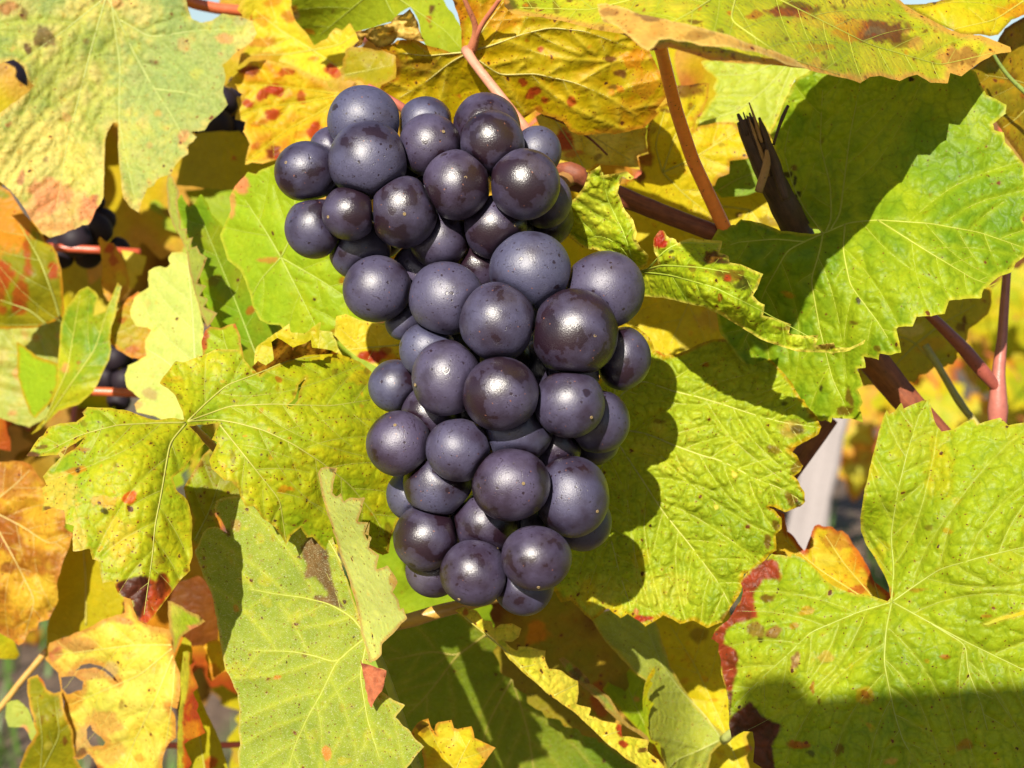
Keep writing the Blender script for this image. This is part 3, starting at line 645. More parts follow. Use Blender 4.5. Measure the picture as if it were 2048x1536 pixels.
G = [(728, 243, 70, 5), (851, 250, 52, -20), (973, 256, 69, 5), (860, 291, 63, 30), (985, 288, 63, 35), (1073, 303, 50, -20), (736, 322, 75, 40), (613, 344, 60, 10), (914, 369, 66, 45), (1050, 368, 67, 50),
     (807, 424, 67, 60), (700, 426, 54, 50), (630, 455, 58, 20), (989, 455, 62, 35), (880, 478, 60, -10), (1090, 400, 52, -30), (1094, 436, 52, -60), (718, 498, 58, -40), (754, 578, 66, 0), (838, 540, 52, -40), (958, 530, 50, -20),
     (892, 598, 77, 50), (1060, 540, 80, 60), (1208, 580, 79, 40), (995, 644, 78, 100), (1149, 667, 87, 110), (1245, 717, 57, 10), (893, 757, 70, 60), (855, 700, 54, 0), (1001, 788, 71, 90), (1139, 808, 69, 75), (1195, 842, 62, 0),
     (790, 773, 51, -20), (858, 828, 55, -10), (797, 887, 61, 0), (916, 900, 61, 50), (1035, 860, 66, 30), (877, 965, 65, 25), (1022, 970, 73, 55), (1145, 993, 74, 45), (825, 988, 50, -30), (853, 1073, 63, 5), (970, 1047, 62, 45), (1165, 1043, 57, -10),
     (949, 1146, 63, 45), (1072, 1117, 66, 40), (1047, 1165, 60, 0), (868, 1140, 53, -40), (1190, 880, 48, -45), (805, 645, 34, -40), (662, 298, 42, -30), (950, 690, 55, -70), (1080, 740, 60, -60), (1050, 920, 55, -60), (930, 430, 50, -60), (960, 1100, 55, -50), (1110, 890, 52, -35), (1085, 640, 60, -70), (1080, 950, 55, -50), (925, 830, 50, -50), (860, 920, 48, -50), (900, 1040, 48, -45), (1010, 1110, 50, -50), (1100, 1060, 50, -60), (800, 340, 50, -60), (940, 330, 50, -60), (860, 400, 50, -60), (1020, 460, 50, -60), (700, 380, 48, -50), (760, 470, 48, -50), (830, 620, 48, -55), (1150, 740, 50, -60), (1040, 1180, 46, -40), (893, 682, 50, -62), (1010, 718, 50, -60), (982, 904, 46, -50), (1043, 1047, 46, -45), (1075, 895, 46, -45), (930, 700, 40, -75), (1090, 700, 45, -70), (960, 840, 45, -60)]
RUB = {25: .60, 29: .585, 10: .58, 4: .56, 2: .55, 38: .56, 26: .57, 31: .57, 9: .55, 24: .53, 13: .55, 3: .54, 21: .42, 22: .43, 23: .42, 6: .47, 18: .46, 0: .46}
SQ = {10: (.97, 1.06), 26: (.95, 1.08), 27: (.95, 1.06), 38: (1.02, .95), 39: (.96, 1.05), 45: (1.02, .93), 30: (1.0, .96)}
SC = [(10, 809, 428), (8, 931, 355), (9, 1066, 380), (13, 1030, 450), (38, 1047, 967), (25, 1190, 671), (7, 572, 325), (11, 656, 434), (24, 981, 628), (4, 960, 243), (12, 600, 500), (44, 918, 1199), (45, 1077, 1175), (42, 994, 1098), (39, 1195, 1023), (30, 1183, 835), (23, 1262, 635), (20 + 2, 1010, 460), (3, 887, 263), (27, 830, 770), (34, 790, 850)]
bunch, GOBJ = build_bunch("grape_bunch", "ripe bunch of dark blue grapes with dusty bloom hanging in front of the leaves", G, .300, 11, RUB, SC, squash=SQ, grow=np.array([1.0 if 21 <= i <= 25 else 1.06 if 26 <= i <= 48 else 1.04 for i in range(len(G))]))
# stalk of the bunch
STK = lambda nm, pts, rp, c, **k: tube_uv(nm, pts, rp, PET, bunch, 10, .1, color=c, origin=np.array(bunch.location), **k)
STK("stalk", [(1150, 352, 322), (1100, 372, 318), (1040, 400, 318), (980, 470, 318), (960, 600, 316), (990, 760, 314), (1000, 950, 314), (1000, 1080, 314)], [17, 14, 12, 11, 11, 9, 8, 6], (.20, .10, .03), wob=.1)
STK("side_stalk", [(736, 171, 312), (752, 180, 312), (775, 196, 312), (805, 215, 313), (850, 260, 317), (930, 350, 320), (990, 430, 319)], [5, 8, 10, 12, 12, 10, 9], (.30, .09, .06), wob=.15)
rg = np.random.RandomState(2)
for o, c, r, R in GOBJ:
    pass
# grapes further back
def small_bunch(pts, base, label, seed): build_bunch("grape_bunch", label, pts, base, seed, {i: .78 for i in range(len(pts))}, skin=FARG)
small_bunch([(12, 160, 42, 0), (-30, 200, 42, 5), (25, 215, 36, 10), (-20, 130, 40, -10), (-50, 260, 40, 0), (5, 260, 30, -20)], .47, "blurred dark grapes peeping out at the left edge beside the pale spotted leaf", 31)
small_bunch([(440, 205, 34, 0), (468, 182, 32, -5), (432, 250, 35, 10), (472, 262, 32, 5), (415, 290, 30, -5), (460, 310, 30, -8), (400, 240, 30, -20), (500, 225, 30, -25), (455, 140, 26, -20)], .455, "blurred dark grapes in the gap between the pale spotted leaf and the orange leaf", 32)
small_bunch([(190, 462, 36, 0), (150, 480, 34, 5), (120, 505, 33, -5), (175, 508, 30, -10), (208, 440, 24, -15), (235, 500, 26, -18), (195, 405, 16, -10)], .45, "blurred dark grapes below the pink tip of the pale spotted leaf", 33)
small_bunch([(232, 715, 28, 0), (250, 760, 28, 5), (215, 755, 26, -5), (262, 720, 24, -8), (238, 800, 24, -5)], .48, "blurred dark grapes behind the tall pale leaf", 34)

# ------------------------------------------------------------------ canes, shoots, posts
def cane(name, label, cat, pts, rp, mat, group=None, **k):
    o = tube_uv(name, pts, rp, mat, **k); return tag(o, label, cat, group)
c1 = cane("cane", "reddish brown ripe cane running right from the top of the grape bunch", "cane", [(1118, 352, 326), (1160, 362, 326), (1240, 392, 327), (1340, 432, 328), (1435, 468, 328)], [24, 22, 19, 19, 19], CANE, wob=.05, sides=18)
nd = tube_uv("bud", [(1112, 338, 322), (1135, 340, 321), (1162, 352, 321), (1172, 372, 321)], [10, 20, 19, 7], CANE, c1, wob=.2, seed=3, origin=np.array(c1.location)); 
c2 = empty("dead_cane", P(1545, 350, .318)); tag(c2, "dark dead cane stub with a splintered top beside the big green leaf", "dead cane"); o2 = np.array(c2.location)
tube_uv("wood", [(1488, 240, 321), (1508, 290, 321), (1540, 350, 322), (1575, 420, 326), (1602, 475, 333), (1640, 560, 348)], [15, 19, 25, 28, 29, 29], DARKCANE, c2, 18, .3, wob=.08, origin=o2)
for k, pts, rp, mm_ in ((0, [(1518, 235, 319), (1526, 260, 319), (1540, 300, 318), (1556, 350, 318), (1572, 400, 318)], [3, 6, 8, 9, 8], DARKCANE), (1, [(1476, 229, 321), (1484, 245, 320), (1496, 270, 320)], [4, 8, 11], DARKCANE), (2, [(1499, 226, 321), (1506, 245, 320), (1520, 280, 319), (1531, 300, 319)], [2, 5, 7, 6], DARKCANE)):
    tube_uv("splinter", pts, rp, mm_, c2, 8, .6, wob=.3, seed=k, origin=o2)
tube_uv("splinter", [(1498, 205, 320), (1508, 232, 320), (1515, 260, 319), (1524, 285, 318)], [1.2, 2.5, 5, 3], FIBRE, c2, 6, .4, origin=o2)
rgs = np.random.RandomState(8)
for k in range(7):
    u_ = rgs.uniform(-1, 1); x0_, y0_ = 1496 + 18 * u_, 232 + rgs.uniform(-8, 10)
    tube_uv("splinter", [(x0_, y0_, 319.5), (x0_ + 8, y0_ + 25, 318.5 + abs(u_)), (x0_ + 22, y0_ + 62, 318.8 + abs(u_)), (x0_ + 42, y0_ + 120, 319.5 + abs(u_))], [1.2, 3.2, 3.8, 2.5], (DARKCANE, FIBRE, DARKCANE)[k % 3], c2, 6, .6, wob=.3, seed=k + 20, origin=o2)
tube_uv("bark_strip", [(1533, 300, 316), (1536, 320, 315.5), (1530, 345, 315), (1522, 368, 315), (1517, 384, 315)], [4, 8, 10, 11, 10], FIBRE, c2, 8, .9, wob=.2, seed=9, origin=o2)
cane("thin_twig", "thin brown dry twig lying on the big green leaf beside the dead cane", "twig", [(1576, 212, 319), (1566, 232, 318), (1555, 262, 318), (1547, 290, 319)], [4, 3.5, 3, 2.5], DARKCANE, wob=.2)
cane("cane", "reddish brown cane coming out under the big green leaf at right", "cane", [(1690, 640, 338), (1740, 710, 340), (1800, 785, 341), (1880, 870, 342), (1960, 960, 344)], [30, 30, 28, 26, 25], CANE, wob=.04, sides=18)
cane("cane", "dull red cane crossing behind the tip of the puckered leaf", "cane", [(1660, 835, 362), (1635, 870, 362), (1590, 930, 362), (1540, 1000, 364), (1500, 1060, 366)], [18, 19, 20, 20, 18], CANE, sides=12)
sh = cane("shoot", "upright pink shoot with a swollen fork at the right", "shoot", [(2014, 540, 352), (2008, 620, 352), (2003, 690, 352), (1997, 740, 352), (1996, 779, 352), (1995, 850, 353), (1990, 960, 354)], [8, 9, 10, 13, 20, 13, 12], PET, color=(.27,.085,.065), it=6)
tube_uv("branch", [(1846, 618, 345), (1880, 650, 346), (1925, 695, 348), (1960, 737, 350), (1984, 764, 351), (1996, 779, 352)], [9, 11, 12, 14, 14, 10], PET, sh, 12, .1, color=(.21,.05,.035), origin=np.array(sh.location))
cane("tendril", "thin yellow green stem with a pale cut tip at the right", "stem", [(1850, 690, 372), (1880, 738, 371), (1910, 790, 370), (1926, 815, 369), (1945, 838, 368), (1965, 870, 368)], [7, 7, 7, 8, 7, 7], PET, color=(.28, .24, .06))
cane("tendril", "thin green tendril under the tip of the spotted top leaf", "stem", [(1980, 95, 330), (1996, 125, 332), (2018, 155, 334), (2050, 185, 336), (2090, 215, 338)], [3, 3.5, 4, 5, 6], PET, color=(.18, .24, .05))
cane("shoot", "blurred red shoot at the top left above the pale leaf", "shoot", [(340, -10, 400), (390, 8, 400), (440, 18, 402), (520, 24, 405), (600, 15, 410)], [10, 11, 11, 10, 9], PET, color=(.36, .08, .03))
cane("shoot", "blurred red shoot behind the dark grapes at the left", "shoot", [(60, 490, 440), (120, 496, 440), (200, 500, 440), (280, 505, 445)], [8, 8, 8, 8], PET, color=(.30, .05, .02))
cane("shoot", "blurred red shoot beside the tall pale leaf at the left", "shoot", [(150, 783, 420), (200, 783, 420), (270, 786, 420), (330, 790, 424)], [9, 9, 9, 9], PET, color=(.34, .07, .02))
cane("shoot", "blurred red shoot low behind the torn yellow leaf", "shoot", [(300, 1490, 430), (400, 1492, 430), (500, 1488, 430), (560, 1480, 432)], [6, 6, 6, 6], PET, color=(.36, .06, .03))
cane("stem", "orange leaf stalk under the tip of the grape bunch", "stem", [(770, 1252, 322), (820, 1241, 321), (880, 1222, 320), (950, 1205, 322), (1010, 1190, 328)], [14, 15, 14, 12, 11], PET, color=(.30, .17, .03))
cane("stem", "small red forked stem above the golden leaf", "stem", [(925, -10, 322), (938, 20, 324), (952, 50, 327), (952, 75, 329), (942, 102, 332)], [4, 5, 6, 8, 11], PET, color=(.34, .12, .06))
cane("stem", "thin red stem leaning left to the golden leaf's stalk", "stem", [(1002, -5, 320), (985, 20, 323), (966, 45, 326), (954, 68, 328), (944, 100, 332)], [4, 5, 5, 6, 8], PET, color=(.34, .11, .06))
cane("stem", "thin brown stem between the golden leaf and the pale yellow leaf", "stem", [(1083, 228, 348), (1130, 246, 348), (1180, 276, 350), (1215, 310, 352)], [2, 2.5, 2.5, 2], CANE)
cane("stem", "dry yellow stem at the lower left below the brown leaf", "stem", [(95, 1300, 405), (70, 1330, 405), (40, 1365, 405), (10, 1405, 406), (-30, 1450, 407)], [7, 6, 6, 6, 6], PET, color=(.34, .20, .05))

def post(label, p0, p1, w0, w1, dep, to_ground=True):
    a = P(p0[0], p0[1], dep / 1000); b = P(p1[0], p1[1], dep / 1000); u = (b - a) / np.linalg.norm(b - a); L = (a[2] - 0.0) / -u[2] + .05
    n = 26; w = np.interp(np.linspace(0, 1, n), [0, 1], [w0 * dep / FPX / 1000 / 2, w0 * 1.5 * dep / FPX / 1000 / 2]); side = np.cross(u, FW); side /= np.linalg.norm(side); fr = np.cross(side, u)
    v = []; rg = np.random.RandomState(4); prof = [(-1, -.35), (-.8, -.5), (-.2, -.46), (.1, -.52), (.75, -.5), (1, -.3), (.95, .4), (0, .5), (-.95, .4)]
    for i in range(n):
        c = a + u * L * i / (n - 1); 
        for x, y in prof: v.append(c + side * w[i] * (x + .05 * rg.randn()) + fr * w[i] * (y + .05 * rg.randn()))
    k = len(prof); f = [(i * k + j, i * k + (j + 1) % k, (i + 1) * k + (j + 1) % k, (i + 1) * k + j) for i in range(n - 1) for j in range(k)] + [tuple(range(k)), tuple(range((n - 1) * k, n * k))]
    o = mesh_obj("wooden_stake", v, f, POSTM, None, a + u * L, smooth=False); uv = o.data.uv_layers.new(name="UVMap")
    for p in o.data.polygons:
        for li, i in zip(p.loop_indices, p.vertices): uv.data[li].uv = ((i % k) / k * 1.0, (i // k) * L / n * 6)
    return tag(o, label, "stake")
post("pale weathered wooden stake leaning behind the puckered green leaf", (1672, 760), (1604, 1100), 72, 60, 1250)
# ------------------------------------------------------------------ near leaves, each traced at its own distance
# the big green leaf at the right, with the lobe that hangs under the curled leaf
leaf("big green leaf at the right, its upper half in shade, behind the dead cane stub",
    tr("Z3", (1085,310),(1040,345),(1005,362),(985,400),(962,445),(940,500),(915,560),(890,615)) + tr("Y3", (1400,300),(1440,450),(1480,600),(1560,800),(1640,950),(1730,1050),(1800,1062),(1810,1085),(1720,1097),(1600,1085),(1480,1072),(1380,1030),(1300,1002),(1155,975),(1140,990),(1110,1025),(985,1035),(965,1060),(930,1115),(890,1190),(850,1250)) +
    [(1405,560),(1430,610),(1440,665),(1480,720),(1540,765),(1600,805)] + tr("Y6", (120,1330),(190,1380),(230,1370),(285,1395),(290,1350),(390,1362),(480,1365),(575,1392),(548,1260),(572,1210),(558,1150),(525,1095),(578,1062),(545,970),(525,905),(600,892),(582,790),(650,800),(720,825),(730,765),(830,775),(925,755),(905,640),(880,540),(900,520),(1030,515),(1065,425),(1200,425),(1325,400),(1365,280),(1490,265),(1660,255),(1680,170),(1745,140),(1810,110)) +
    tr("Z3", (1880,1310),(1935,1262),(1990,1240),(2010,1200),(2060,1165),(2075,1050),(2040,1000),(2080,930),(2060,830),(2045,745),(2000,690),(1962,650),(1955,605),(1912,592),(1905,565),(1965,520),(1968,478),(1920,450),(1875,432),(1850,380),(1830,330),(1700,250),(1500,230),(1250,260)),
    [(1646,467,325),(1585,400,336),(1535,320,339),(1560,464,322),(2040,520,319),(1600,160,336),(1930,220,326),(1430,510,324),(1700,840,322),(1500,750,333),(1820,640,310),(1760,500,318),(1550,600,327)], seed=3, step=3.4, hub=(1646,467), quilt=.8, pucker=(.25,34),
    prim=[[(1646,467),(1700,445),(1755,440),(1860,447),(1960,465),(2060,500)], [(1646,467),(1610,420),(1585,370),(1568,305),(1580,250)], [(1646,467),(1656,420),(1662,365),(1645,270),(1643,200),(1650,150)][:0] or [(1652,462),(1663,440),(1661,370),(1640,290),(1645,180)], [(1690,445),(1715,400),(1780,310),(1850,260),(1900,220)][:0] or [(1662,458),(1680,430),(1700,270),(1720,170)],
          [(1646,467),(1612,482),(1575,500),(1530,580),(1500,660),(1480,700)], [(1646,467),(1640,500),(1622,560),(1640,660),(1665,760),(1700,830)], [(1690,448),(1686,500),(1700,570),(1760,650),(1790,700)], [(1610,484),(1550,478),(1470,485),(1430,505)], [(1755,440),(1850,500),(1950,560),(2020,580)]],
    cols=(GREEN, (.135,.225,.012), LIME, GREEN), scale=160, vein_col=LIME, vein_w=9, vein_k=.55, vein_tint=(.33,.36,.05), edge=((.36,.36,.05), 7, .8), spot=.18, net=.55, bump=1.6, bumps=90,
    blobs=[(1716,602,7,DARK,.9),(1575,348,9,DARK,.9),(1590,362,(5,12),DARK,.9),(1596,393,7,DARK,.9),(1585,335,6,BROWN,.8),(1643,780,(5,10),DARK,.9),(1700,800,(8,22),BROWN,.8),(1690,825,(16,8),BROWN,.8),(1645,280,6,BROWN,.6),(1580,590,(18,5),ORANGE,.5),(1706,645,6,BROWN,.7),(1755,700,7,BROWN,.7)],
    petiole=([(1649,471,329),(1660,500,333),(1690,580,337),(1740,690,338)], 10, 12, (.26,.10,.03)))

# curled puckered leaf right of the bunch (two lobes)
leaf("small curled puckered leaf with a bright red tip touching the bunch from the right",
    tr("Y3", (435,1190),(440,1130),(490,1070),(525,1075),(545,1110),(570,1130),(600,1132),(622,1142),(640,1172),(655,1158),(760,1128),(800,1140),(960,1150),(1002,1155),(995,1200),(975,1250),(1020,1262),(1052,1280),(1060,1330),(1150,1345),(1250,1390),(1338,1425),(1310,1490),(1288,1550)) +
    tr("Z6", (655,105),(690,140),(716,152),(712,180),(703,208),(780,225),(852,252),(840,298),(910,312),(992,305),(975,362),(1070,346),(1078,372),(1150,372),(1232,330),(1222,352),(1150,387),(1060,402),(1000,397),(880,392),(800,367),(700,332),(600,272),(480,202),(400,162),(300,142),(200,118),(100,110)) +
    [(1262,575),(1255,545)] + [(1268,548),(1281,536)] + tr("Z3", (262,1230),(230,1180),(100,1140),(40,1130),(-30,1080),(-50,1000),(-30,930),(5,900),(40,850),(60,790),(115,752),(130,800),(180,793),(240,783),(270,808),(252,822),(215,815),(200,850),(195,880),(230,960),(262,1000),(282,1060),(275,1090),(300,1130),(336,1165),(330,1200),(292,1232)) + tr("Y3", (330,1395),(440,1383),(482,1358),(470,1290),(440,1240)),
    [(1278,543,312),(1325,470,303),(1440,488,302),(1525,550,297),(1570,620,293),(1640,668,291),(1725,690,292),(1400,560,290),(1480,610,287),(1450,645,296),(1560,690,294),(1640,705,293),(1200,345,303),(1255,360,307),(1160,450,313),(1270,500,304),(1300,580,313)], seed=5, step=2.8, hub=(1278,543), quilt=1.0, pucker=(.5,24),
    prim=[[(1280,543),(1340,550),(1430,575),(1520,620),(1620,675),(1700,690)], [(1282,542),(1320,530),(1400,535),(1460,545),(1515,560)], [(1290,545),(1330,500),(1360,485),(1440,488)], [(1275,540),(1240,490),(1200,470),(1170,480)], [(1270,538),(1250,470),(1215,400),(1205,345)]], gap=38,
    cols=((.22,.30,.016), (.28,.35,.022), (.36,.40,.05)), scale=80, vein_col=GREEN, vein_w=6, vein_k=.4, edge=(CREAM, 7, .9), spot=.6, net=.8, bump=1.5, bumps=60,
    blobs=[(1322,482,(17,20),RED,1),(1318,470,8,PINK,.9),(1430,515,(24,14),BROWN,.95),(1445,522,(12,8),DARK,.8),(1462,550,(30,14),BROWN,.75),(1490,568,(18,12),DARK,.8),(1455,555,(10,9),RED,.8),(1385,535,(12,7),BROWN,.7),(1345,508,6,DARK,.8),(1350,522,6,DARK,.7),(1525,562,9,GOLD,.7),(1250,362,7,BROWN,.8),(1590,655,(40,6),BROWN,.7),(1660,692,(40,5),BROWN,.8),(1440,595,7,RED,.7)],
    vein_tint=(.30,.36,.04))

# puckered leaf right behind the bunch, in whose shade much of it lies
Jo = tr("Y8", (560,100),(640,130),(700,170),(745,230),(765,300),(830,340),(900,330),(960,310),(1010,290),(1080,250),(1200,212),(1350,212),(1470,250),(1560,310),(1640,385),(1760,520),(1838,650),(1858,652),(1872,692),(1920,740),(1950,780),(1985,855),(1965,905),(1880,960),(1750,1020),(1800,1060),(1852,1140),(1830,1180),(1782,1215),(1820,1260),(1862,1340),(1868,1402),(1830,1440),(1720,1477),(1640,1440)) + \
     tr("Z6", (735,1185),(760,1200),(800,1240),(802,1300),(772,1330),(777,1410),(740,1432),(700,1475),(640,1520)) + tr("Z8", (2015,250),(2005,340),(1940,440),(1905,500),(1830,527),(1760,490),(1690,507),(1605,460),(1560,492),(1512,522),(1480,490),(1420,455),(1385,477),(1320,428),(1290,450),(1240,490),(1200,460),(1165,420),(1130,385),(1080,397),(1045,340),(990,290),(930,280)) + [(1055,1130),(1075,1000),(1120,900),(1180,800),(1220,700),(1235,655)]
leaf("large puckered yellow green leaf right behind the bunch, catching the shadow of the grapes", Jo,
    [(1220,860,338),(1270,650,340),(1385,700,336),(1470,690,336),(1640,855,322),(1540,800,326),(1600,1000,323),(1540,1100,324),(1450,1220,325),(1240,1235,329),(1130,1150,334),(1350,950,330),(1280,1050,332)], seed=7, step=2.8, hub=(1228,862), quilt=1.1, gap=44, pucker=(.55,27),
    prim=[[(1222,835),(1240,790),(1283,760),(1345,782),(1400,795),(1455,812),(1510,830),(1565,845),(1640,855)], [(1228,860),(1252,860),(1297,868),(1346,890),(1400,910),(1442,921),(1510,957),(1565,978),(1605,1003)], [(1228,865),(1234,883),(1275,945),(1311,1000),(1327,1025),(1380,1090),(1440,1170),(1470,1230)], [(1222,868),(1210,910),(1201,948),(1215,1050),(1240,1150),(1262,1215)], [(1224,840),(1232,760),(1255,690),(1270,660)]],
    cols=((.17,.245,.018), (.24,.31,.025), (.27,.34,.03), (.38,.39,.08)), scale=150, vein_col=(.27,.33,.03), vein_w=7, vein_k=.5, vein_tint=(.40,.40,.10), edge=(GOLD, 9, .75), spot=.5, net=.9, bump=1.6, bumps=80,
    blobs=[(1583,860,(26,18),(.30,.16,.09),.55),(1595,862,(12,10),DARK,.7),(1565,808,(9,6),DARK,.7),(1620,835,(10,8),BROWN,.7),(1550,898,(12,8),BROWN,.7),(1594,935,(14,9),BROWN,.75),(1585,995,(14,12),BROWN,.8),(1597,1005,9,DARK,.8),(1414,731,6,RED,.6),(1467,946,7,CREAM,.9),(1434,1017,5,CREAM,.9),(1285,1238,(22,9),RED,.95),(1270,1225,8,PINK,.8),(1320,840,(14,5),BROWN,.6),(1535,1085,(9,16),BROWN,.85),(1550,1050,(8,14),BROWN,.8),(1450,1235,(14,9),BROWN,.7),(1500,1165,(9,9),ORANGE,.6),(1408,900,(9,3),BROWN,.6),(1180,1190,(20,30),YEL,.6),(1230,1220,(25,14),YEL,.7),(1320,1180,(70,40),(.40,.40,.07),.45)],
    speck=(14, [YEL, LIME, (.32,.36,.03)], 8, 26, .5))

# big yellow green leaf at the lower right with the wine red margin
leaf("big yellow green leaf at the lower right with a wine red left margin",
    tr("Z6", (1325,720),(1340,690),(1352,712),(1380,700),(1415,655),(1427,685),(1480,660),(1520,642),(1562,635),(1572,700),(1592,760),(1620,802),(1680,790),(1735,755),(1785,738),(1802,770),(1842,750),(1920,730),(1935,745),(1962,770),(2043,755)) + [(2090,820),(2200,900),(2260,1100),(2240,1350),(2200,1560),(2000,1680),(1700,1660)] +
    tr("Z9", (440,1600),(362,1540),(305,1502),(312,1400),(302,1328),(250,1325),(180,1366),(166,1280),(161,1150),(150,1080),(122,1000),(116,900),(104,870),(110,822),(64,795),(90,742),(160,690),(230,580),(246,530),(234,470),(270,410),(340,360),(385,340),(412,308),(520,326),(530,308),(580,330),(640,370),(700,440),(760,490),(850,530),(1000,552),(1075,580),(1092,560),(1085,500),(1050,420),(1000,330),(950,250),(922,180),(918,100),(925,40)) + tr("Z6", (1208,1230),(1220,1130),(1250,1000),(1280,880),(1308,770)),
    [(1783,1204,300),(1780,830,305),(1730,1000,304),(1900,860,304),(2040,850,300),(1720,1100,312),(1480,1100,312),(1430,1270,310),(1460,1450,308),(1550,1300,303),(1650,1130,308),(1950,1300,292),(1900,1080,295),(1700,1520,296),(2040,1500,288)], seed=9, step=3.4, hub=(1783,1204), quilt=.9, pucker=(.30,34),
    holes=[tr("Z9", (1622,712),(1700,680),(1790,655),(1900,620),(1900,645),(1800,668),(1720,690),(1650,718))],
    prim=[[(1781,1205),(1720,1223),(1620,1265),(1575,1310),(1530,1350),(1480,1400)], [(1783,1206),(1772,1260),(1768,1325),(1780,1385),(1790,1430),(1805,1480),(1840,1535),(1880,1600)], [(1785,1204),(1850,1240),(1930,1283),(2048,1340),(2150,1380)], [(1785,1203),(1836,1167),(1880,1138),(1960,1115),(2048,1094),(2150,1080)], [(1783,1202),(1788,1140),(1782,1070),(1796,980),(1816,900),(1838,830),(1855,802)], [(1860,1246),(1932,1290),(1935,1340),(1960,1400),(1975,1460)]],
    cols=((.135,.215,.010), (.19,.26,.012), LIME, (.26,.30,.025)), scale=150, vein_col=(.25,.29,.05), vein_w=7, vein_k=.45, vein_tint=(.27,.31,.05), edge=((.36,.30,.05), 6, .6), spot=.35, net=.6, bump=1.8, bumps=110,
    regions=[(tr("Z9", (380,335),(442,345),(462,450),(362,460),(300,560),(330,672),(200,712),(150,742),(140,822),(200,852),(228,905),(205,1000),(196,1060),(182,1092),(150,1100),(105,900),(55,795),(225,580),(228,470)), (.17,.018,.020), .95), (tr("Z9", (160,1100),(192,1088),(172,1250),(290,1150),(352,1232),(470,1292),(420,1400),(442,1640),(360,1600),(290,1500),(300,1330),(250,1325),(170,1370)), (.060,.010,.022), .95)],
    blobs=[(1533,1197,(14,8),BROWN,.85),(1510,1262,(18,18),(.16,.10,.03),.9),(1545,1264,(18,9),(.18,.09,.05),.9),(1520,1280,7,DARK,.8),(1588,1322,(12,16),(.18,.08,.06),.9),(1592,1320,6,(.35,.25,.2),.7),(1628,1375,(4,14),RED,.6),(1640,1400,(3,9),BROWN,.8),(1890,1312,(16,5),RED,.6),(1730,1388,(7,9),BROWN,.8),(1610,1220,(16,9),ORANGE,.5),(1650,1315,(20,14),PINK,.3),(1590,1250,(8,6),RED,.5),(1600,1490,(24,12),RED,.7),(1620,1505,8,DARK,.7),(1680,1500,10,BROWN,.7),(1780,1520,(14,8),TAN,.7),(1930,1490,(18,12),RED,.5),(1835,1180,(20,6),RED,.4),(1780,1185,(4,14),RED,.5),(1975,1230,(16,6),RED,.5),(1555,1155,(5,14),RED,.4),(1760,1110,(20,30),YEL,.4),(1880,940,(30,60),YEL,.35),(1860,1060,7,BROWN,.5)],
    speck=(26, [(.33,.33,.02), YEL, ORANGE], 5, 22, .45))

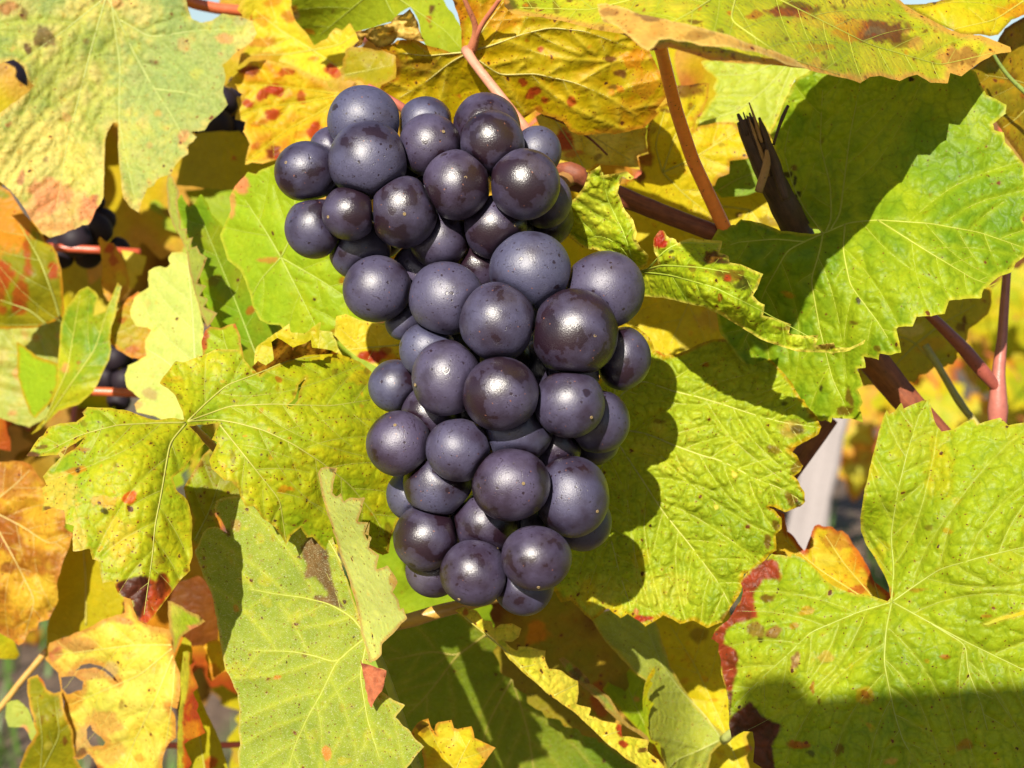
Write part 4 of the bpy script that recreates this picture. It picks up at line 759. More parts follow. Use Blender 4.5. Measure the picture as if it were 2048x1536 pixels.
# lime leaf left of the bunch
leaf("lime leaf left of the bunch, its left lobe flushed red with a charred tip",
    tr("Z4", (942,868),(880,860),(800,870),(760,862),(700,838),(640,820),(560,808),(447,803),(418,830),(432,850),(390,882),(310,886),(252,905),(222,950),(200,960),(165,1010),(136,1055),(200,1058),(300,1048),(312,1062),(270,1100),(218,1160),(238,1200),(213,1220),(226,1270),(213,1342),(270,1322),(330,1332),(335,1400),(378,1412),(370,1480)) +
    tr("Z7", (375,390),(460,380),(472,432),(500,440),(516,510),(525,556),(580,545),(602,602),(620,622),(670,632),(690,700),(702,742),(748,766),(790,720),(850,640),(880,600),(940,520),(974,490),(970,460),(985,420),(980,330),(985,220),(962,132),(930,100),(900,72)) + tr("Z4", (884,1165),(930,1130),(985,1060),(1050,992),(1010,940),(968,902)) +
    tr("Z4", (1010,895),(1120,888),(1102,930),(1083,972),(1112,985),(1070,1078),(1082,1120),(1150,1180),(1212,1190),(1222,1240),(1258,1312),(1300,1312),(1342,1370),(1410,1420),(1442,1470)) + tr("Z7", (1465,362),(1492,308),(1540,268),(1570,322),(1600,318),(1682,405),(1700,350),(1740,360),(1820,395),(1900,380),(1960,412),(1990,400),(2000,330),(2030,250)) +
    [(805,1030),(810,960),(790,880),(775,800),(760,760)] + tr("Z4", (1908,660),(1900,622),(1845,575),(1740,532),(1580,522),(1450,572),(1380,602),(1332,640),(1290,610),(1250,560),(1232,512),(1110,508),(1040,540),(940,575),(900,570),(880,592),(845,640),(818,682),(862,710),(900,750),(935,830)),
    [(373,844,302),(340,765,308),(480,700,312),(600,710,318),(740,740,326),(700,850,314),(500,900,304),(600,1070,310),(770,1080,322),(430,890,306),(200,820,297),(60,915,296),(150,1050,288),(290,1240,287),(370,1100,294),(270,950,291)], seed=11, step=3.2, hub=(373,845), quilt=.7, pucker=(.16,26),
    holes=[tr("Z4", (1568,652),(1528,690),(1512,760),(1470,793),(1490,803),(1522,775),(1540,700)), tr("Z4", (312,1035),(350,1010),(390,990),(435,958),(420,980),(380,1020),(330,1052))],
    prim=[[(371,845),(312,846),(234,850),(160,870),(90,905)], [(372,847),(340,885),(332,930),(322,990),(310,1050),(305,1110),(295,1180),(288,1230)], [(375,843),(430,839),(470,845),(527,860),(586,888),(645,926),(700,970),(745,1025),(770,1070)], [(376,842),(410,808),(453,770),(508,750),(580,720),(640,712)], [(378,842),(460,812),(547,808),(660,812),(740,800)], [(440,850),(492,915),(560,1000),(572,1085)]],
    cols=((.17,.255,.012), (.245,.30,.014), (.33,.34,.015), LIME), scale=140, vein_col=(.20,.26,.03), vein_w=7, vein_k=.5, vein_tint=(.32,.31,.06), edge=((.36,.26,.04), 6, .7), spot=.75, net=.35, bump=1.3, bumps=100,
    regions=[(tr('Z7', (585,560),(600,600),(640,628),(690,640),(702,742),(748,768),(790,720),(850,640),(882,600),(870,540),(845,500),(800,545),(760,525),(720,520),(650,535)), (.26,.035,.015), .92), (tr('Z7', (590,560),(640,535),(690,520),(755,518),(768,590),(735,660),(715,735),(690,715),(686,640),(620,620)), (.050,.016,.020), .95), (tr('Z7', (795,560),(815,510),(840,500),(850,560),(830,640),(805,620)), (.09,.02,.01), .9)],
    blobs=[(255,994,(14,10),(.45,.07,.02),.9),(150,942,(24,8),ORANGE,.7),(210,1000,(26,14),(.45,.20,.05),.6),(160,900,(20,5),RED,.5),(120,1000,(40,60),(.48,.33,.10),.6),(150,1080,(30,40),(.50,.36,.14),.6),(240,1080,(40,50),(.46,.33,.06),.5),(155,941,6,DARK,.9),(212,1021,7,DARK,.85),(200,1005,5,PURP,.8),(290,1190,(24,24),RED,.9),(262,1180,(16,18),PURP,.95),(280,1165,(10,8),(.20,.15,.14),.8),(318,1190,(12,26),BROWN,.95),(320,1172,8,DARK,.9),(290,1232,(10,10),RED,.9),(275,1215,(7,14),DARK,.8),(245,1180,7,PURP,.9),(300,1210,6,YEL,.6),(320,1120,(10,8),BROWN,.5),(372,1143,6,BROWN,.7),(65,912,(14,9),PURP,.9),(85,895,(14,5),BROWN,.8),(168,815,(6,14),BROWN,.8),(100,1020,(12,5),PURP,.8),(600,705,(90,20),YEL,.8),(690,700,(60,30),YEL,.7),(720,760,(26,14),GOLD,.4),(400,720,(50,30),(.38,.36,.02),.6),(345,755,(24,8),GOLD,.5),(575,980,(20,8),ORANGE,.6),(440,960,(30,20),(.38,.33,.04),.5),(470,910,(6,14),BROWN,.5),(780,1070,(9,30),BROWN,.6)],
    speck=(40, [ORANGE, (.45,.24,.03), BROWN], 2.5, 9, .65), speck_edge=(10, [BROWN, RED], 3, 8, .7),
    flaps=[dict(name="withered_edge", label="brown shrivelled edge", outline=tr("Z4", (1290,600),(1320,566),(1362,592),(1402,560),(1388,470),(1420,450),(1470,478),(1500,500),(1560,480),(1592,460),(1600,500),(1700,515),(1740,535),(1640,535),(1560,540),(1450,580),(1390,620),(1330,645)),
                 depth=[(510,735,311),(555,680,306),(620,690,312),(560,720,316),(680,708,324)], cols=(BROWN, TAN, (.22,.09,.03), DARK), scale=22, crumple=3.2, bump=2, bumps=30, spot=.6, net=.3, step=2.6)],
    petiole=([(378,851,305),(398,866,311),(420,885,318),(450,920,330)], 9, 8, (.26,.13,.03)))

# hairy leaf at the bottom with the folded edge
leaf("pale felted green leaf at the bottom, its underside shown and one edge folded over",
    tr("Z7", (1096,170),(1110,130),(1160,115),(1215,104),(1300,75),(1400,60),(1550,60),(1630,60),(1665,200),(1700,310),(1760,490),(1830,700),(1870,850),(1905,965)) + tr("Z8", (75,690),(120,722),(186,745),(184,772),(164,850),(216,890),(281,922),(234,985),(268,1022),(312,1060),(332,1092),(381,1136),(340,1180),(290,1246),(250,1400)) + tr("Z7", (1225,1700),(1228,1536),(1216,1420),(1230,1380),(1220,1300),(1226,1200),(1216,1120),(1188,1060),(1150,980),(1130,870),(1110,740),(1094,640),(1060,560),(1018,460),(998,390),(1020,350),(1036,295),(1065,268),(1110,262),(1165,298),(1142,250)),
    [(735,1270,309),(430,1060,322),(500,1000,322),(640,1000,318),(700,1150,312),(400,1110,320),(450,1350,316),(480,1540,314),(640,1400,310),(790,1470,302),(560,1200,316),(740,1350,306),(820,1520,300)], seed=13, step=3.2, hub=(733,1274), quilt=-.5,
    prim=[[(733,1274),(700,1300),(672,1325),(645,1383),(615,1435),(590,1490),(570,1560)], [(690,1310),(672,1326),(630,1312),(586,1303),(504,1301)], [(733,1272),(705,1235),(660,1208),(606,1195),(550,1188),(500,1178)], [(735,1270),(712,1205),(680,1120),(640,1050)], [(735,1276),(720,1350),(735,1440),(760,1520)]], gap=48,
    cols=((.155,.215,.035), (.20,.25,.045), (.17,.23,.035)), scale=120, vein_col=(.30,.34,.05), vein_w=6, vein_k=.5, vein_tint=(.34,.36,.06), edge=((.38,.30,.12), 5, .7), spot=.62, net=.35, hair=1.0, bump=1.2, bumps=110,
    regions=[(tr("Z7", (1540,370),(1580,320),(1650,330),(1680,410),(1695,500),(1720,600),(1770,690),(1690,665),(1600,640),(1610,620),(1675,615),(1670,590),(1610,520),(1555,535),(1555,500),(1575,470),(1545,420)), (.105,.060,.042), .97)],
    blobs=[(552,1355,(8,5),ORANGE,.8),(475,1215,6,ORANGE,.6),(655,1505,(9,16),(.45,.14,.06),.8),(470,1420,5,BROWN,.6),(452,1065,9,PURP,.8),(470,1050,(10,16),(.28,.16,.10),.7),(640,1170,(16,40),YEL,.0),(607,1305,6,BROWN,.7),(690,1520,(16,8),YEL,.4)],
    speck=(24, [(.36,.34,.03), LIME], 6, 20, .4),
    flaps=[dict(label="folded over pale hairy edge", outline=tr("Z4", (1628,1140),(1642,1118),(1668,1110),(1728,1114),(1712,1170),(1700,1242),(1722,1262),(1746,1243),(1762,1288),(1792,1268),(1868,1268),(1850,1330),(1832,1392),(1886,1394),(1868,1450),(1882,1482)) + tr("Z7", (1892,240),(1868,302),(1902,320),(1888,372),(1942,410),(1928,482),(1982,463),(2012,500),(2036,550),(2008,600),(2040,640),(2050,690)) + tr("Z8", (272,425),(292,476),(250,522),(164,612),(160,662),(132,692),(100,704),(86,640),(60,560),(34,420),(0,290),(-60,110),(-110,-40)) + tr("Z7", (1655,130),(1634,20)),
               depth=[(640,955,296),(690,1010,292),(690,1130,304),(740,1080,291),(735,1270,304),(800,1230,290),(745,1320,303),(775,1150,289)], cols=((.42,.50,.20), (.48,.54,.26), (.43,.50,.19)), edge=((.42,.24,.13), 6, .8), spot=.4, net=.2, hair=1.0, step=2.8,
               blobs=[(790,1165,(10,18),TAN,.8),(801,1170,(6,10),BROWN,.8),(665,937,5,PURP,.7),(720,965,5,BROWN,.6)]),
           dict(name="red_tooth", label="wine red folded tooth", outline=tr("Z8", (52,688),(62,708),(120,722),(186,745),(184,772),(164,850),(140,880),(110,935),(92,900),(75,800)), depth=[(722,1322,301),(770,1345,297),(742,1412,301)], cols=((.20,.05,.05), PINK, (.16,.03,.04)), scale=25, spot=.2, net=.3, hair=.4, step=2.8)],
    petiole=([(735,1274,310),(760,1320,322),(800,1430,330),(835,1540,336),(860,1620,338)], 8, 9, (.26,.28,.04)))

# spotted yellow leaf over the top right
leaf("big yellow leaf at the top right, nearly edge on, with a curled dry rim",
    tr("Z3", (-330,-25),(-322,30),(-290,60),(-230,72),(-150,80),(-60,95),(0,112),(100,135),(200,152),(300,190),(345,232),(430,217),(520,242),(620,277),(760,290),(900,297),(1060,314),(1100,330),(1180,346),(1240,358),(1300,380),(1345,350),(1390,345),(1440,360),(1480,370),(1520,350),(1560,340),(1620,377),(1700,380),(1712,332),(1762,348),(1840,290),(1905,250),(1990,236),(1985,215),(1930,190),(1850,160),(1760,155),(1660,110),(1540,45),(1440,-30),(1300,-110),(1000,-180),(600,-220),(200,-200),(-100,-150)),
    [(1010,10,282),(1150,45,270),(1310,95,246),(1310,30,256),(1480,120,244),(1480,40,258),(1700,160,277),(1700,60,290),(1890,155,308),(2020,100,318),(1850,60,312),(1780,-10,318),(1500,-60,282),(1200,-70,286)], seed=15, step=3.2, hub=(1480,-40), quilt=.7,
    prim=[[(1480,-40),(1600,20),(1740,90),(1880,130),(1990,105)], [(1480,-40),(1460,40),(1560,110),(1680,150)], [(1480,-40),(1390,20),(1300,70),(1250,75)], [(1480,-40),(1340,-20),(1180,20),(1040,15)]],
    cols=((.26,.30,.02), (.38,.38,.03), (.44,.39,.05), LIME), scale=120, vein_col=LIME, vein_w=9, vein_k=.5, vein_tint=(.36,.37,.05), edge=((.42,.24,.09), 16, .9), spot=.95, net=.45, bump=1.5, bumps=90,
    blobs=[(1762,62,(58,24),(.13,.05,.03),.95),(1750,62,(26,9),(.16,.11,.10),.8),(1700,58,(40,22),ORANGE,.6),(1800,80,(40,18),BROWN,.7),(1570,25,(48,10),(.18,.03,.02),.9),(1600,15,(40,10),BROWN,.8),(1510,30,(24,8),RED,.6),(1390,40,(20,5),BROWN,.8),(1920,120,(45,26),TAN,.9),(1940,110,20,BROWN,.5),(1640,95,(30,8),ORANGE,.4),(1650,40,(70,16),(.45,.30,.05),.5),(1020,8,(18,16),DARK,.8),(1060,14,(14,10),BROWN,.7),(1080,45,(20,4),BROWN,.6),(1440,60,(12,4),BROWN,.6)],
    speck=(120, [BROWN, (.22,.05,.02), BROWN, ORANGE], 2.2, 6, .85), speck_edge=(22, [TAN, BROWN], 5, 15, .7),
    flaps=[dict(label="dry tan rim curled upwards", outline=tr("Z3", (100,20),(140,14),(180,25),(240,40),(300,65),(420,90),(560,122),(700,160),(800,200),(900,230),(1000,270),(1070,314),(960,294),(900,262),(830,239),(770,230),(700,214),(640,214),(570,207),(520,190),(470,189),(430,176),(385,182),(360,214),(333,234),(290,205),(250,167),(190,117),(160,108),(130,102),(112,60)),
                depth=[(1200,20,250),(1296,100,234),(1340,60,240),(1480,85,243),(1610,132,262)], cols=((.42,.24,.10), (.50,.33,.15), (.38,.22,.08)), scale=60, edge=((.55,.42,.25), 5, .7), spot=.5, net=.3, step=2.6, crumple=.6, bump=1,
                blobs=[(1220,25,(24,10),(.22,.10,.06),.7),(1300,32,(30,9),(.16,.08,.06),.8),(1400,70,(30,10),BROWN,.5),(1215,50,10,BROWN,.5)])],
    petiole=([(1318,80,270),(1330,130,284),(1352,220,300),(1385,320,314),(1420,395,321),(1450,458,326)], 13, 14, (.74,.20,.035)))

# shade leaf below the bunch with folded yellow edge
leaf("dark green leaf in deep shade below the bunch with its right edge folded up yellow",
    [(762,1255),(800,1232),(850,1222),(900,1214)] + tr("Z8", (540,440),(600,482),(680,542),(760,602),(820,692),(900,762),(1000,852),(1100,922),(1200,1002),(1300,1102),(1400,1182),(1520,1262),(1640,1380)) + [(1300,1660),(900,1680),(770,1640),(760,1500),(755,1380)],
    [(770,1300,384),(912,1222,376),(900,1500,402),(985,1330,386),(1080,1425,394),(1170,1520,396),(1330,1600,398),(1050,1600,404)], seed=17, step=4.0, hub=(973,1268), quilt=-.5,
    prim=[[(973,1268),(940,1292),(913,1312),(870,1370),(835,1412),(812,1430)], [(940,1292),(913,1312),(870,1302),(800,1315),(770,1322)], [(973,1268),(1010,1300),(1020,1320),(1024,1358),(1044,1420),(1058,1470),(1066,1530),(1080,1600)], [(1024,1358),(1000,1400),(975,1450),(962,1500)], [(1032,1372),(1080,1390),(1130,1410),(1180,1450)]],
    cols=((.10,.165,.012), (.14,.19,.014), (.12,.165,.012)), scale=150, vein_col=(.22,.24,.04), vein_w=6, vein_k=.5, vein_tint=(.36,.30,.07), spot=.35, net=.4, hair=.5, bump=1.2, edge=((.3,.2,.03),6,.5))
leaf("bright yellow leaf edge with red flecks, a folded strip sloping across the shaded leaf",
    tr("Z8", (538,438),(592,418),(650,440),(690,490),(727,495),(733,530),(770,510),(830,505),(878,530),(865,572),(830,597),(785,593),(812,617),(855,642),(862,622),(920,625),(1003,643),(1000,690),(1018,737),(1080,745),(1140,785),(1167,798),(1172,860),(1158,916),(1232,938),(1222,975),(1290,1000),(1392,1023),(1393,1080),(1460,1090),(1533,1103),(1522,1160),(1580,1200),(1640,1290),(1700,1400),(1640,1400),(1520,1266),(1400,1184),(1300,1104),(1200,1004),(1100,924),(1000,854),(900,764),(820,694),(760,604),(680,544),(600,484)),
    [(912,1222,318),(960,1230,322),(1035,1260,324),(1000,1300,321),(1090,1320,326),(1150,1400,326),(1100,1410,321),(1240,1470,327),(1200,1500,323),(1310,1520,328),(1330,1565,324)], seed=67, step=2.8, hub=(960,1240), side=False, quilt=.5, pucker=(.3,24),
    cols=((.46,.42,.06), (.52,.45,.10), (.44,.42,.05)), scale=70, edge=((.48,.32,.10), 4, .6), spot=.3, net=.6, vein_tint=(.40,.36,.06),
    blobs=[(1243,1460,(9,12),RED,.95),(1248,1487,(12,8),RED,.95),(1285,1500,(13,6),BROWN,.9),(930,1225,(9,8),RED,.7),(1000,1290,(14,9),LIME,.6)], prim=[[(930,1235),(1010,1300),(1090,1380),(1180,1470),(1270,1550)], [(1040,1335),(1070,1330),(1095,1322)], [(1100,1395),(1130,1380),(1155,1368)], [(1190,1478),(1220,1468),(1240,1462)]])


# small yellow leaf tip at the bottom
leaf("small yellow leaf tip at the bottom edge between the felted leaf and the shaded one",
    tr("Z8", (310,1062),(342,1020),(370,1000),(402,990),(415,1035),(445,1075),(432,1065),(440,1020),(452,1008),(520,998),(533,1040),(552,1046),(622,1030),(637,1090),(682,1112),(748,1140),(702,1200),(652,1262),(640,1400),(350,1400),(380,1240),(368,1150)), [(850,1460,316),(905,1448,318),(985,1497,312),(880,1560,318),(950,1560,318)], seed=19, step=3.2,
    cols=(YEL, (.42,.36,.04), GOLD), scale=60, edge=((.40,.18,.05), 7, .8), spot=.4, net=.6, blobs=[(850,1455,(14,9),BROWN,.7),(975,1500,(18,14),TAN,.8),(865,1520,(12,20),GOLD,.6)], prim=[[(900,1590),(915,1530),(940,1480)]])

# leaves between the bunch and the lower right leaf
leaf("pale green leaf folded along its midrib below the puckered leaf, in broken shade",
    tr("Y5", (780,250),(870,190),(1000,160),(1250,150),(1340,300),(1400,480),(1450,640),(1540,800),(1650,960),(1800,1130),(1930,1232),(1900,1300),(1800,1400),(1760,1650),(1420,1650),(1392,1440),(1355,1310),(1290,1280),(1262,1200),(1235,1100),(1218,980),(1228,860),(1245,775),(1120,680),(1010,560),(900,440),(850,365)),
    [(1230,1230,362),(1310,1300,362),(1270,1390,350),(1380,1400,366),(1440,1480,362),(1330,1500,356),(1380,1540,364),(1200,1260,360),(1290,1450,347)], seed=21, step=3.4, hub=(1446,1480), quilt=-1.0, gap=26,
    prim=[[(1440,1475),(1410,1430),(1365,1385),(1322,1330),(1300,1270),(1280,1220)], [(1440,1480),(1400,1500),(1350,1520),(1320,1560)]],
    cols=((.20,.245,.045), (.25,.285,.05), SAGE), scale=90, vein_tint=(.33,.34,.09), spot=.3, net=.4, hair=.7, edge=((.40,.30,.06), 6, .7),
    flaps=[dict(label="thin yellow rim turned forward", outline=tr("Y5", (1315,655),(1325,690),(1305,745),(1282,770),(1305,800),(1275,850),(1258,900),(1268,940),(1312,970),(1285,1010),(1268,1080),(1262,1180),(1282,1272),(1362,1310),(1375,1400),(1395,1450),(1360,1400),(1320,1320),(1272,1290),(1240,1190),(1222,1050),(1216,940),(1232,830),(1260,740),(1290,690)), depth=[(1308,1335,346),(1290,1400,346),(1300,1480,347),(1325,1515,350)], cols=((.36,.36,.06), YEL, LIME), spot=.4, step=2.4)],
    petiole=([(1448,1480,360),(1462,1465,356),(1490,1450,352)], 8, 10, (.30,.33,.10)))
leaf("grey green leaf seen edge on, a narrow sloping strip below the bunch",
    tr("Y5", (498,588),(540,568),(620,630),(740,738),(772,800),(930,910),(962,960),(1062,1110),(1120,1160),(1200,1200),(1282,1275),(1255,1290),(1180,1230),(1100,1180),(1000,1110),(900,1020),(832,930),(700,820),(600,740)), [(1120,1320,352),(1180,1380,350),(1230,1430,352),(1290,1480,354)], seed=22, step=3.2,
    cols=(SAGE, (.17,.21,.07), (.20,.20,.09)), scale=60, edge=((.30,.17,.07), 8, .8), spot=.3, net=.3, hair=.6, speck=(6, [PURP, LIME], 6, 12, .7))
leaf("small sunlit lime leaf between the edge on leaf and the folded pale leaf",
    tr("Y5", (872,850),(930,765),(1000,762),(1020,690),(1110,680),(1200,740),(1300,800),(1300,1290),(1200,1220),(1050,1050),(950,950)) , [(1220,1370,372),(1270,1360,374),(1290,1470,374),(1240,1420,370)], seed=23, step=3.6,
    cols=((.20,.30,.02), LIME), edge=(YEL, 6, .5), spot=.2, net=.6, prim=[[(1300,1470),(1270,1410),(1250,1360)]], blobs=[(1272,1398,(8,6),PINK,.5)])
leaf("tiny bright green leaf corner lit in the shade below the bunch", tr("Y5", (700,740),(760,735),(830,715),(870,690),(880,665),(945,632),(952,725),(930,728),(870,718),(840,780),(800,805),(760,790)), [(1180,1350,385),(1220,1335,385),(1195,1365,384)], seed=24, step=3.6, cols=(GREEN, (.16,.27,.015)), spot=.1, net=.4)
leaf("yellow leaf with orange freckles tucked behind the wine red margin",
    tr("Y5", (1150,150),(1900,150),(2100,400),(2100,1750),(1700,1750),(1500,900),(1350,600)), [(1300,1230,384),(1470,1230,376),(1480,1560,374),(1400,1400,380)], seed=25, step=4.0,
    cols=((.36,.31,.014), YEL, (.42,.37,.03)), scale=90, edge=(TAN, 8, .5), spot=.5, net=.5, blobs=[(1395,1268,(20,14),BROWN,.6)], speck=(20, [ORANGE, GOLD], 4, 14, .6), prim=[[(1490,1560),(1440,1440),(1390,1330),(1340,1250)]], teeth=(9, 42))
leaf("olive leaf in shade behind the bunch tip with an orange patch", [(980,1180),(1150,1190),(1260,1260),(1250,1400),(1200,1480),(1080,1420),(1000,1330)], [(980,1180,372),(1250,1250,372),(1200,1480,374),(1020,1330,374)], seed=26, step=4.0, cols=(OLIVE, (.20,.14,.02), BROWN), spot=.4, net=.5, teeth=(8, 40), blobs=[(1075,1265,(30,26),ORANGE,.7),(1200,1400,(20,40),RED,.6),(1215,1395,(12,26),BROWN,.6)])

# golden leaf above the bunch
leaf("large golden leaf above the bunch, seen from below on a thick pink stalk",
    tr("Y1", (1290,385),(1390,372),(1450,330),(1600,318),(1700,372),(1800,400),(1900,430),(1990,440)) + tr("Y2", (100,440),(95,250),(60,100),(20,0),(20,-80),(300,-120),(700,-100),(1100,0),(1400,180),(1620,400),(1680,500),(1722,592),(1745,640),(1782,780),(1742,832),(1680,900),(1702,930),(1640,1000),(1600,1042),(1480,1070),(1350,1102),(1250,1092),(1150,1102),(1050,1106),(980,1070),(930,1000),(850,960),(770,945),(700,900),(500,1050),(200,1060)) + [(900,250),(820,232),(775,205),(760,180)] + tr("Y1", (1320,700),(1440,640),(1445,560),(1440,460)),
    [(937,104,335),(760,150,342),(800,200,346),(1050,30,330),(1320,110,334),(1330,190,338),(1250,255,343),(1100,260,344),(950,250,346),(1130,140,335),(1000,-20,328)], seed=27, step=3.4, hub=(937,104), quilt=-1.0,
    prim=[[(937,104),(985,90),(1045,68),(1100,55),(1170,62),(1260,95)], [(937,106),(1000,150),(1070,147),(1150,165),(1220,195),(1270,230)], [(935,106),(900,125),(850,165),(800,195)], [(935,104),(890,108),(850,112),(800,105)], [(937,100),(955,75),(980,40),(1010,0)]],
    cols=((.33,.205,.004), (.36,.255,.005), (.31,.24,.005), (.36,.19,.006)), scale=110, vein_col=(.44,.36,.05), vein_w=8, vein_k=.5, vein_tint=(.46,.40,.12), edge=((.30,.12,.02), 12, .7), spot=.75, net=.5, bump=2, bumps=90,
    blobs=[(1083,100,8,RED,.85),(1220,118,(14,9),BROWN,.95),(1245,150,(14,9),BROWN,.95),(1270,120,(24,20),ORANGE,.7),(1048,163,9,RED,.85),(1072,182,(16,12),RED,.9),(1062,195,(10,8),RED,.85),(1092,202,8,RED,.8),(1142,205,(12,14),RED,.85),(1240,180,9,ORANGE,.8),(1225,178,(10,6),BROWN,.8),(1290,170,(30,30),(.36,.14,.02),.6),(1000,30,(60,30),(.40,.18,.02),.7),(930,20,(30,20),ORANGE,.6),(830,130,(60,14),BROWN,.6),(860,150,(40,6),BROWN,.5),(905,8,(14,8),DARK,.8)],
    speck=(22, [BROWN, ORANGE, RED], 3, 8, .6),
    flaps=[dict(name="withered_edge", label="crumpled dry tan edge", outline=tr("Y1", (1108,258),(1160,252),(1250,222),(1330,205),(1400,188),(1425,150),(1460,125),(1500,118),(1530,95),(1558,68),(1590,120),(1620,190),(1650,290),(1680,340),(1600,330),(1500,320),(1450,312),(1420,350),(1390,375),(1340,380),(1290,392),(1240,350),(1185,300),(1160,370),(1118,385),(1140,330)),
                depth=[(715,70,334),(790,55,331),(820,20,326),(835,80,332),(755,95,336)], cols=((.46,.30,.13), (.52,.38,.20), (.34,.18,.06)), scale=34, crumple=2.6, bump=2, bumps=40, spot=.5, net=.3, step=2.8, edge=(BROWN, 5, .7))],
    petiole=([(932,100,332),(945,122,329),(975,160,327),(1010,205,324),(1045,250,324),(1090,310,326)], 9, 12, (.40,.17,.11)))
leaf("small olive leaf half hidden behind the tan crumpled edge", tr("Y1", (1040,400),(1120,388),(1200,395),(1300,420),(1400,440),(1442,462),(1432,500),(1446,540),(1442,600),(1400,660),(1330,695),(1250,705),(1120,650),(1000,660),(1000,560)), [(700,100,372),(790,110,370),(780,165,368),(710,160,372)], seed=28, step=4.5, cols=((.22,.18,.008), (.26,.22,.010), OLIVE), spot=.4, net=.4, teeth=(4, 22), edge=((.30,.16,.03), 7, .6), prim=[[(690,150),(740,140),(785,130)]])
leaf("pale yellow sunlit leaf under the golden one, right above the brown cane",
    tr("Y2", (700,960),(850,865),(1000,900),(1200,1000),(1400,1040),(1612,1046),(1600,1120),(1620,1242),(1532,1280),(1557,1392),(1470,1372),(1400,1362),(1300,1352),(1200,1345),(1100,1420),(980,1380),(880,1370),(820,1200)), [(1080,230,364),(1290,260,363),(1270,335,356),(1120,340,358),(1180,290,360)], seed=29, step=3.4, hub=(1075,230), prim=[[(1083,230),(1130,246),(1190,275),(1260,320)], [(1110,240),(1150,300),(1170,340)]],
    cols=(CREAM, (.48,.42,.10), YEL, CREAM), scale=80, edge=(GOLD, 8, .6), spot=.3, net=.7, blobs=[(1128,280,(22,24),RED,.9),(1145,305,(26,8),(.36,.12,.03),.8),(1170,318,(24,16),YEL,.8),(1130,330,(24,14),GOLD,.7),(1195,310,8,BROWN,.6)])
leaf("yellow leaf in soft shade behind the reddish stalk right of the golden leaf",
    tr("Y3", (385,232),(420,160),(460,110),(440,70),(560,20),(640,-120),(900,-140),(880,0),(842,80),(800,130),(762,250),(830,207),(960,184),(1100,183),(1180,300),(1232,450),(1200,478),(1060,502),(1056,602),(1000,625),(970,640),(942,700),(860,740),(900,860),(950,1000),(800,1010),(600,940),(400,860),(200,780),(150,700),(300,640),(340,600),(310,470),(400,440),(380,330)),
    [(1300,260,360),(1420,190,368),(1490,300,362),(1400,420,366),(1260,390,360),(1320,340,364)], seed=30, step=3.6, hub=(1325,345), quilt=.8, prim=[[(1325,345),(1370,390),(1420,430)], [(1325,345),(1380,320),(1480,260)], [(1325,345),(1350,270),(1390,210)], [(1325,345),(1310,290),(1330,220)]],
    cols=((.38,.31,.012), YEL, (.36,.27,.012)), scale=90, edge=((.28,.12,.02), 8, .7), spot=.5, net=.5, blobs=[(1360,175,(40,20),BROWN,.85),(1390,160,(20,16),DARK,.7),(1345,200,(14,12),BROWN,.8),(1293,320,(18,16),(.20,.07,.02),.9),(1282,352,(12,10),BROWN,.95),(1330,222,(14,6),BROWN,.8),(1375,327,(8,3),BROWN,.8)], speck=(10, [BROWN, ORANGE], 3, 7, .6))
leaf("wide yellow leaf deep behind the brown cane and the curled leaf",
    [(1215,420),(1300,400),(1370,392),(1450,376),(1530,372),(1600,440),(1625,520),(1600,640),(1520,700),(1440,685),(1392,700),(1345,712),(1275,690),(1230,600)], [(1230,430,382),(1520,380,380),(1600,560,374),(1300,700,376),(1420,560,381)], seed=31, step=4.2, hub=(1500,420), prim=[[(1500,420),(1430,410),(1330,440)], [(1500,420),(1450,500),(1380,600),(1340,690)], [(1500,420),(1560,500),(1580,600)]],
    cols=((.40,.32,.012), (.44,.36,.03), (.36,.30,.014)), scale=100, spot=.3, net=.5, teeth=(5, 36), blobs=[(1430,640,(40,26),TAN,.5),(1540,445,(24,10),BROWN,.6),(1480,428,(8,5),BROWN,.8)])
leaf("small dull green leaf behind the dead cane stub", tr("Y3", (920,720),(960,640),(1060,540),(1060,500),(1240,478),(1330,560),(1350,720),(1200,780),(1000,800)), [(1440,370,374),(1510,320,374),(1500,380,374)], seed=32, step=4, cols=(GREEN, (.17,.22,.03)), spot=.2, net=.5, hair=.3, prim=[[(1430,385),(1470,360),(1510,345)]])
leaf("pale green sunlit leaf behind the reddish stalk and the dead cane",
    tr("Z3", (575,280),(700,255),(1080,300),(1070,330),(1045,350),(1002,366),(985,420),(950,490),(890,612),(850,560),(800,560),(760,565),(690,560),(640,566),(575,592),(548,552),(570,530),(592,500),(640,430),(630,400),(645,360),(600,320)), [(1400,130,382),(1620,140,380),(1550,260,378),(1400,250,380)], seed=33, step=3.6, hub=(1600,90), prim=[[(1600,100),(1540,170),(1480,220),(1420,240)], [(1600,100),(1560,190),(1545,250)], [(1600,100),(1500,150),(1430,150)]], gap=34,
    cols=((.25,.31,.05), (.30,.35,.07), (.24,.32,.04)), scale=90, edge=(YEL, 6, .6), spot=.2, net=.7)
leaf("yellow green leaf in the top right corner", tr("Z3", (1500,20),(1600,18),(1700,-5),(1790,-40),(2150,-60),(2130,40),(1990,90),(1930,160),(1890,166),(1850,158),(1760,158),(1660,112),(1600,80)), [(1810,10,330),(2060,0,340),(1980,60,332),(1850,50,330)], seed=34, step=3.6, cols=((.28,.29,.012), YEL, LIME), spot=.5, net=.5, edge=(BROWN, 7, .6), blobs=[(2020,20,(40,14),ORANGE,.6)], prim=[[(2080,-20),(1990,40),(1900,60)]])
